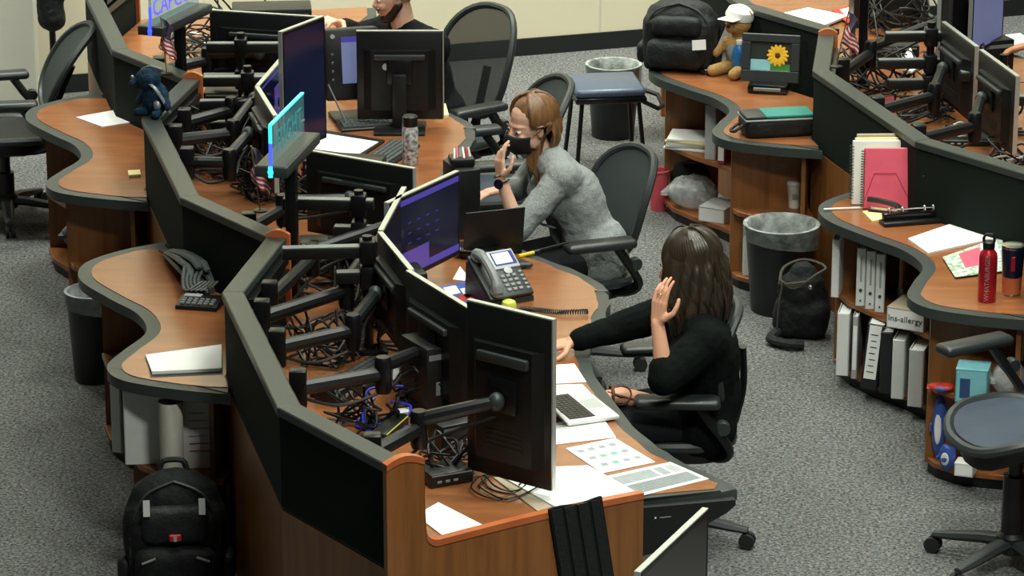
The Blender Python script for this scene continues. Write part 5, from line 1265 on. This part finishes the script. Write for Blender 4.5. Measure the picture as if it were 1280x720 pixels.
# plush bear with cap, blue bottle
p=at(924,93,CZ); pb=thing('plush_bear','tan plush bear wearing a white cap behind a blue bottle','plush toy',(p.x,p.y+.03,CZ),R(-40)); pb.scale=(1.1,1.1,1.1)
q=MB(); q.ell((0,0,.10),(.055,.06,.10)); q.ell((0,-.01,.235),(.062,.058,.055)); q.ell((0,-.062,.222),(.032,.03,.026))
for s in (-1,1): q.ell((s*.05,.0,.28),(.02,.012,.02)); q.cap((s*.05,-.02,.15),(s*.085,-.06,.09),.022,.02); q.cap((s*.04,-.04,.03),(s*.06,-.12,.025),.03,.028)
mesh_obj('bear_body',remeshed(q,.008,3),'plush_tan',pb)
MB().ell((0,-.088,.232),(.010,.008,.008)).build('nose','eye_dark',pb)
for s in (-1,1): MB().ell((s*.022,-.062,.252),(.006,.005,.006)).build('eye','eye_dark',pb)
q=MB(); q.lathe([(.066,0),(.066,.012),(.058,.036),(.03,.052),(0.001,.056)],20,T(.0,-.005,.262)@RY(.25),True,False); q.build('cap','white_plastic',pb)
MB().rbox(-.045,.045,-.115,-.04,.262,.268,.003,1).build('cap_brim','white_plastic',pb)
q=MB(); q.ell((0,0,.10),(.060,.064,.075)); q.build('vest','grey_plastic',pb)
bottle('blue plastic bottle in front of the plush bear',at(922,91,CZ)+Vector((.0,-.07,0)),CZ,[(.03,0),(.034,.006),(.034,.12),(.030,.14),(.014,.165)],'bottle_blue',[(.016,.163),(.017,.165),(.017,.185),(.012,.188)],'white_plastic',loop=False)
o=MB().lathe([(.034,0),(.036,.004),(.036,.026),(.033,.03),(.028,.026),(.0,.026)],20,None,True,False).build('round_tin','black_gloss'); o.location=at(882,92,CZ); tag(o,'small round black tin on the middle counter by the backpack','tin')
bd=thing('clipboard','pale clipboard propped between the black backpack and plush bear','clipboard',at(896,90,CZ),R(-30)); MB().rbox(-.07,.07,-.004,.004,0,.24,.003,1,RX(R(-20))@RY(R(16))).build('board','black_plastic',bd); MB().box(-.055,.055,-.007,-.004,.02,.22,RX(R(-20))@RY(R(16))).build('page','grey_light',bd,smooth=0)
# blue plush on the partition cap
p=at(190,146,1.07); pl=thing('plush_creature','dark blue plush creature with silver strap on the partition cap','plush toy',(p.x+.015,p.y+.035,1.07),R(-35))
q=MB(); q.ell((0,0,.075),(.06,.055,.075)); q.ell((-.02,-.02,.165),(.058,.052,.05)); q.cap((-.05,-.03,.15),(-.085,-.05,.14),.028,.02)
for s in (-1,1): q.cap((s*.03,-.02,.02),(s*.05,-.06,.02),.022,.02); q.cap((s*.05,0,.10),(s*.085,-.02,.05),.02,.016)
mesh_obj('body',remeshed(q,.008,3,wrinkle(.008,40)),'plush_blue',pl)
MB().tube(catmull([(.0,-.05,.16),(.05,-.05,.13),(.075,-.02,.06),(.08,.0,.02)],5),.010,8,flat=.5).build('silver_strap','plush_silver',pl); MB().ell((.05,-.05,.06),(.018,.014,.022)).build('silver_tag','plush_silver',pl)
MB().tube(catmull([(-.05,-.03,.205),(-.01,-.02,.222),(.05,-.01,.214)],4),.005,6).build('headband','plush_silver',pl)
for s in (-1,1): MB().ell((-.065+.0*s,-.045+.03*s,.178),(.008,.008,.008)).build('eye','plush_silver',pl)
# ---- left counter: umbrella and desk calculator
um=thing('folded_umbrella','grey folded umbrella lying against the left partition','umbrella',at(205,322,CZ),0)
a0=Vector((0,0,.02)); p1=at(252,368,CZ)-at(205,322,CZ); p1=Vector((p1.x,p1.y,.05))
q=MB(); 
for k in range(7):
    a=2*PI*k/7; n_=Vector((math.cos(a)*.8,math.sin(a)*.3,math.sin(a)))
    q.tube([a0,a0.lerp(p1,.25)+n_*.018+Vector((0,0,.02)),a0.lerp(p1,.6)+n_*.036+Vector((0,0,.035)),a0.lerp(p1,.9)+n_*.045+Vector((0,0,.03)),p1+n_*.055],[.006,.018,.024,.020,.012],7,flat=.6)
q.build('canopy_folds','umbrella_nylon',um)
MB().tube([a0+Vector((-.02,.03,0)),a0],.006,6).build('tip','bag_strap',um)
e=p1.normalized(); MB().tube([p1*.95,p1*1.12,p1*1.22+Vector((.01,0,-.01))],[.008,.012,.014],8).build('handle','bag_strap',um)
q=MB()
for k in range(5): q.tube(catmull([p1*.8+Vector((.02*k-.03,-.04,.06)),p1*.9+Vector((.015*k-.05,-.08,.02)),p1+Vector((.02*k-.05,-.10,.0)),p1*1.05+Vector((.015*k,-.03,.02))],4),.007,6,flat=.6)
q.build('strap_folds','umbrella_nylon',um)
ca=thing('desk_calculator','black desk calculator with pale display on the left counter','calculator',at(250,383,CZ)+Vector((0,0,0)),R(-12))
MB().prism([(-.085,-.055),(.085,-.055),(.085,.055),(-.085,.055)],0,lambda x,y:.018+.018*(y/.11+.5),bev=.006).build('case','black_plastic',ca)
MB().box(-.07,.0,.012,.044,.034,.038).build('display','grey_light',ca,smooth=0); q=MB()
for j in range(3):
    for i in range(6): q.rbox(-.07+.024*i,-.052+.024*i,-.045+.018*j,-.033+.018*j,.02+.003*j,.029+.003*j,.002,1)
q.build('keys','grey_plastic',ca)
# ---- right counter: notebooks, hole punch, stapler, pens
p=at(1106,262,CZ); nb=thing('notebook','pink covered spiral notebook standing upright on the right counter','notebook',(p.x+.01,p.y,CZ),R(0)); 
MB().rbox(-.105,.105,-.006,.006,.004,.272,.004,1,RX(R(-6))).build('cover','pink_cover',nb); MB().box(-.10,.10,.006,.02,.006,.268,RX(R(-6))).build('pages','paper_yellow',nb,smooth=0)
MB().tube([RX(R(-6))@Vector(v) for v in ((-.10,-.0072,.045),(-.06,-.0072,.16),(.035,-.0072,.16),(.095,-.0072,.04))],.0014,5).build('pocket_edge','binder_red',nb)
q=MB()
for k in range(22): q.tube([RX(R(-6))@Vector((-.106+.010*math.cos(a*PI/5),.004+.012*math.sin(a*PI/5),.02+.0112*k)) for a in range(10)],.0016,5,closed=True)
q.build('spiral_wire','ink_dark',nb)
p=at(1103,259,CZ)
for k,(dx,dy,hh,mm,lb_) in enumerate(((-.022,.035,.285,'paper','white spiral notebook directly behind the pink one'),(-.01,.06,.29,'paper_yellow','cream notebook behind the white spiral notebook'),(.0,.085,.30,'card_kraft','rearmost kraft notebook leaning behind the pink one'))):
    n2=thing('notebook',lb_,'notebook',(p.x+dx,p.y+dy,CZ),R(2)); MB().rbox(-.108,.105,0,.016,.002,hh,.003,1,RX(R(-5))).build('cover',mm,n2)
    q=MB()
    for j in range(18): q.tube([RX(R(-5))@Vector((-.11+.010*math.cos(a*PI/4),.008+.012*math.sin(a*PI/4),.03+.0135*j)) for a in range(8)],.0016,5,closed=True)
    q.build('spiral_wire','ink_dark',n2)
hp=thing('hole_punch','black three-hole punch with curved lever on the right counter','hole punch',at(1135,280,CZ)+Vector((.02,.01,0)),R(14))
MB().rbox(-.14,.14,-.035,.04,0,.018,.005,2).build('base','black_plastic',hp); MB().rbox(-.13,.13,.0,.035,.018,.05,.006,2).build('body','black_gloss',hp)
for x in (-.10,-.04,.06,.10): MB().lathe([(.008,.05),(.008,.068),(.004,.072)],10,T(x,.018,0)).build('punch_pin','steel',hp)
MB().rbox(-.11,.12,.012,.024,.058,.064,.002,1).build('push_bar','steel',hp); MB().tube(catmull([(.135,.01,.03),(.17,.03,.08),(.165,.05,.14),(.12,.07,.175),(.07,.08,.18)],5),[.009]*21,8,flat=.7).build('lever','black_plastic',hp)
sp_=thing('stapler','black stapler beside the pink notebook','stapler',at(1108,268,CZ)+Vector((0,.0,0)),R(-20)); MB().rbox(-.08,.07,-.016,.016,0,.012,.004,2).build('base','black_plastic',sp_)
MB().tube(catmull([(.07,0,.02),(.04,0,.045),(-.03,0,.058),(-.085,0,.06)],5),[.014]*16,8,flat=.9).build('arm','black_plastic',sp_); MB().rbox(-.07,.05,-.008,.008,.018,.03,.002,1).build('staple_rail','steel',sp_)
sheet('small cream pad under the stapler on the right counter',[(1078,266),(1108,262),(1120,274),(1090,278)],CZ+.0005,.008,m='paper_yellow',name='note_pad',cat='note pad')
o=MB().tube([(-.09,0,.005),(.07,0,.005),(.085,0,.005)],[.005,.005,.002],8).build('pen','white_plastic'); o.location=at(1055,262,CZ); o.rotation_euler=(0,0,R(8)); tag(o,'white pen lying left of the pink notebook','pen')
# ---- small things by the person in grey blazer
gl=thing('glove_pair','dark grey gloves lying by the telephone','gloves',at(646,335,DZ),R(20))
q=MB()
for k in range(4): q.cap((-.03+.004*k,.01*k,.014),(.05-.004*k,-.03+.02*k,.016),.015,.011)
q.ell((-.05,.0,.018),(.045,.04,.018)); mesh_obj('glove_cloth',remeshed(q,.006,3),'graphite',gl); MB().tube([(-.09,.035,.012),(-.095,0,.03),(-.09,-.035,.012)],.008,6).build('cuff','bag_black2',gl)
hg=thing('highlighter','yellow highlighter pen in front of the person in grey blazer','pen',at(660,320,DZ),R(38)); MB().tube([(-.05,0,.009),(.03,0,.009)],.008,8).build('barrel','yellow_plastic',hg); MB().tube([(.03,0,.009),(.06,0,.009)],.008,8).build('cap','black_plastic',hg)
pn=thing('stylus','long black pen beside the yellow highlighter','pen',at(684,312,DZ),R(40)); MB().tube([(-.12,0,.007),(.10,0,.007),(.12,0,.007)],[.005,.005,.001],8).build('barrel','black_plastic',pn)
bk_=thing('equipment_box','narrow black equipment box beside the purple-windowed screen','equipment box',at(583,296,DZ)+Vector((-.02,.06,0)),R(20)); MB().rbox(-.05,.05,-.10,.10,0,.30,.006,2).build('case','black_plastic',bk_)
for k in range(7): MB().rbox(.0495,.053,-.09,-.075,.03+.036*k,.045+.036*k,.002,1).build('key','grey_plastic',bk_)
bs=thing('pen_basket','small black basket of pens on the equipment box','basket',at(553,208,1.06)+Vector((.0,.02,0)),R(10)); bs.location=(bk_.location.x-.0,bk_.location.y,DZ+.30)
MB().rbox(-.05,.05,-.05,.05,0,.035,.008,2).build('tray','black_plastic',bs)
for k in range(6): MB().tube([(-.035+.014*k,-.03+.01*(k%3),.03),(-.03+.012*k,.0+.01*(k%2),.07)],.005,6).build('pen',('white_plastic','pink_cover','grey_light','white_plastic','red_plastic','white_plastic')[k],bs)
ub=thing('dark_pouch','dark shiny pouch behind the desk telephone','pouch',at(598,328,DZ)+Vector((0,.05,0)),R(-15)); q=MB(); q.ell((0,0,.025),(.12,.045,.025)); q.cap((-.1,0,.03),(.1,.03,.03),.018,.02); mesh_obj('pouch_body',remeshed(q,.007,3),'black_gloss',ub); MB().tube([(-.10,-.03,.04),(0,-.045,.045),(.09,-.03,.042)],.003,6).build('zip','steel',ub)
# ---- cable tangles and dark boxes inside the consoles
def tangle(label,p,z,r_,n,m='cable_black',hgt=.10,th=.005,seed=1,name='cable_tangle'):
    rnd=random.Random(seed); t=thing(name,label,'cables',(p.x,p.y,z))
    for k in range(n):
        a=rnd.uniform(0,6.28); pts=[]
        for j in range(6):
            a+=rnd.uniform(.5,1.6); rr=r_*rnd.uniform(.3,1); pts.append((rr*math.cos(a),rr*math.sin(a),th+hgt*rnd.uniform(0,1)**2))
        MB().tube(catmull(pts,5),th,5).build('cable',m if not isinstance(m,(list,tuple)) else m[k%len(m)],t)
    return t
tangle('tangle of black cables near the wooden post of the front desk',at(560,590,DZ),DZ,.12,9,hgt=.12,seed=2)
tangle('loose loops of thin cable below the large portrait monitor',at(630,608,DZ),DZ,.16,4,hgt=.02,th=.003,seed=3)
tangle('blue and black cables behind the front partition',at(482,530,DZ),DZ,.12,7,m=('cable_black','cable_blue','cable_black'),hgt=.12,seed=4)
tangle('mass of black cables under the screen below the telephone',at(545,505,DZ),DZ,.16,14,hgt=.22,seed=5)
tangle('cables under the third screen of the nearest console',at(470,395,DZ),DZ,.16,10,hgt=.15,seed=6)
tangle('cables at the far end of the nearest console by the flag',at(300,262,DZ)+Vector((.12,.2,0)),DZ,.18,12,hgt=.2,seed=7)
tangle('cables in the corner of the middle console',at(290,215,DZ),DZ,.20,14,hgt=.2,seed=8)
tangle('cables under the violet screen',at(330,240,DZ),DZ,.18,12,hgt=.18,seed=9)
tangle('pale and black cables under the upper left sign',at(250,70,DZ),DZ,.22,14,m=('cable_black','cable_black','chrome_dull'),hgt=.2,seed=10)
tangle('dark cables below the broad screen at the top centre',at(310,60,DZ),DZ,.22,14,hgt=.25,seed=11)
tangle('bunch of white cables on the black tray at right',at(1205,168,DZ+.03),DZ+.034,.10,7,m=('cable_white','chrome_dull','cable_black'),hgt=.05,th=.004,seed=12)
tangle('cables behind the flag on the right-hand partition',at(1095,110,DZ),DZ,.22,12,hgt=.2,seed=13)
tangle('cables under the upper right pair of monitors',at(1200,120,DZ),DZ,.22,14,hgt=.25,seed=14)
tangle('cables beside the right frame edge post',at(1262,205,DZ),DZ,.12,7,m=('cable_black','cable_white','cable_black'),hgt=.12,seed=15)
tangle('cables among the papers at the top edge, right',at(1130,40,DZ),DZ,.25,14,hgt=.25,seed=16)
def dock(label,p,z,rz,w,d,h,m='black_plastic',trim='grey_plastic'):
    r=thing('equipment_box',label,'equipment box',(p.x,p.y,z),rz,'small equipment boxes'); MB().rbox(-w/2,w/2,-d/2,d/2,0,h,.008,2).build('case',m,r)
    MB().box(-w*.46,w*.46,-d/2-.001,-d/2+.002,h*.82,h*.90).build('trim_strip',trim,r,smooth=0)
    for k in range(3): MB().rbox(-w*.35+.03*k,-w*.35+.018+.03*k,-d/2-.003,-d/2+.001,h*.3,h*.5,.002,1).build('port',trim,r)
    return r
dock('flat black box with pale edge under the bunch of white cables',at(1215,176,DZ),DZ,R(-4),.30,.2,.03)
dock('black box under the portrait screen mount on the front desk',at(556,608,DZ)+Vector((0,.06,0)),DZ,R(25),.16,.12,.05)
dock('black box with yellow and white connectors behind the front partition',at(487,545,DZ),DZ,R(70),.22,.06,.05,trim='lime_plastic')
dock('white adapter box among the blue cables',at(503,522,DZ),DZ,R(20),.07,.05,.03,m='white_plastic')
dock('low black box on the front desk left of the large portrait monitor',at(575,560,DZ),DZ,R(30),.22,.14,.12)
dock('large black box below the screen under the telephone',at(560,520,DZ)+Vector((-.02,.12,0)),DZ,R(30),.24,.2,.26)
dock('black box below the third screen of the nearest console',at(480,420,DZ)+Vector((.05,.15,0)),DZ,R(16),.2,.16,.22)
dock('black box with green strip beside the far post of the nearest console',at(405,312,DZ),DZ,R(5),.2,.12,.05,trim='lime_plastic')
dock('long black box under the far cross bars of the nearest console',at(400,338,DZ),DZ,R(0),.30,.10,.06)
dock('red-fronted box behind the cyan sign post',at(381,236,DZ)+Vector((.0,.05,0)),DZ,R(0),.03,.08,.10,m='red_plastic')
dock('black box with pale edge below the broad screen at the top centre',at(310,88,DZ),DZ,R(0),.42,.12,.10)
dock('black box with pale edge in the far corner of the middle console',at(300,135,DZ),DZ,R(0),.34,.12,.09)
dock('tall dark box at the far end of the middle console',at(335,90,DZ)+Vector((0,.35,0)),DZ,R(5),.40,.2,.26)
dock('black box with pale edge behind the right-hand flag',at(1105,78,DZ),DZ,R(0),.34,.12,.10)
dock('dark box at the top edge between the right flag and monitors',at(1110,30,DZ),DZ,R(4),.40,.16,.20)
dock('dark box below the upper right pair of monitors',at(1200,110,DZ)+Vector((.1,.15,0)),DZ,R(20),.30,.2,.22)
tangle('cables hanging behind the middle of the front partition',at(405,450,DZ),DZ,.16,10,hgt=.2,seed=21)
tangle('cables between the front partition corner and the keyboard',at(425,545,DZ)+Vector((.05,.05,0)),DZ,.12,8,hgt=.16,seed=22)
tangle('cables in front of the far cross bars of the nearest console',at(400,365,DZ),DZ,.18,10,hgt=.18,seed=23)
tangle('cables along the partition of the middle console',at(262,190,DZ),DZ,.18,12,hgt=.22,seed=24)
tangle('cables behind the screen beside the cyan sign',at(395,262,DZ),DZ,.18,12,hgt=.2,seed=25)
tangle('cables below the right console cross bars',at(1150,150,DZ),DZ,.18,9,hgt=.14,seed=26)
dock('black box along the partition of the middle console',at(275,170,DZ),DZ,R(-10),.26,.14,.14)
dock('black box behind the screen beside the cyan sign',at(430,262,DZ)+Vector((0,.12,0)),DZ,R(-10),.34,.16,.20)
dock('black box below the violet screen',at(345,190,DZ),DZ,R(10),.22,.16,.22)
dock('black box near the corner of the front partition',at(430,500,DZ)+Vector((-.02,.02,0)),DZ,R(60),.18,.10,.07)
dock('black box beyond the middle post of the nearest console',at(450,352,DZ),DZ,R(10),.24,.14,.18)
# garment hanging beside the pale wall
p=at(52,160,0); gs=thing('coat_stand','black coat on a stand beside the pale wall panel','coat stand',(p.x+.08,p.y+.02,0)); MB().tube([(0,0,.03),(0,0,1.75)],.018,8).build('pole','black_metal',gs); MB().lathe([(.17,0),(.17,.02),(.03,.04)],20).build('foot','black_metal',gs)
q=MB(); q.cap((-.06,0,1.75),(-.02,0,1.1),.09,.06); q.cap((-.0,0,1.25),(.02,0,.75),.075,.065); q.cap((-.02,0,1.05),(.0,0,.62),.06,.075); q.cap((0,0,1.45),(.05,.0,1.15),.05,.04); mesh_obj('coat',remeshed(q,.012,4,wrinkle(.015,8)),'bag_black',gs)
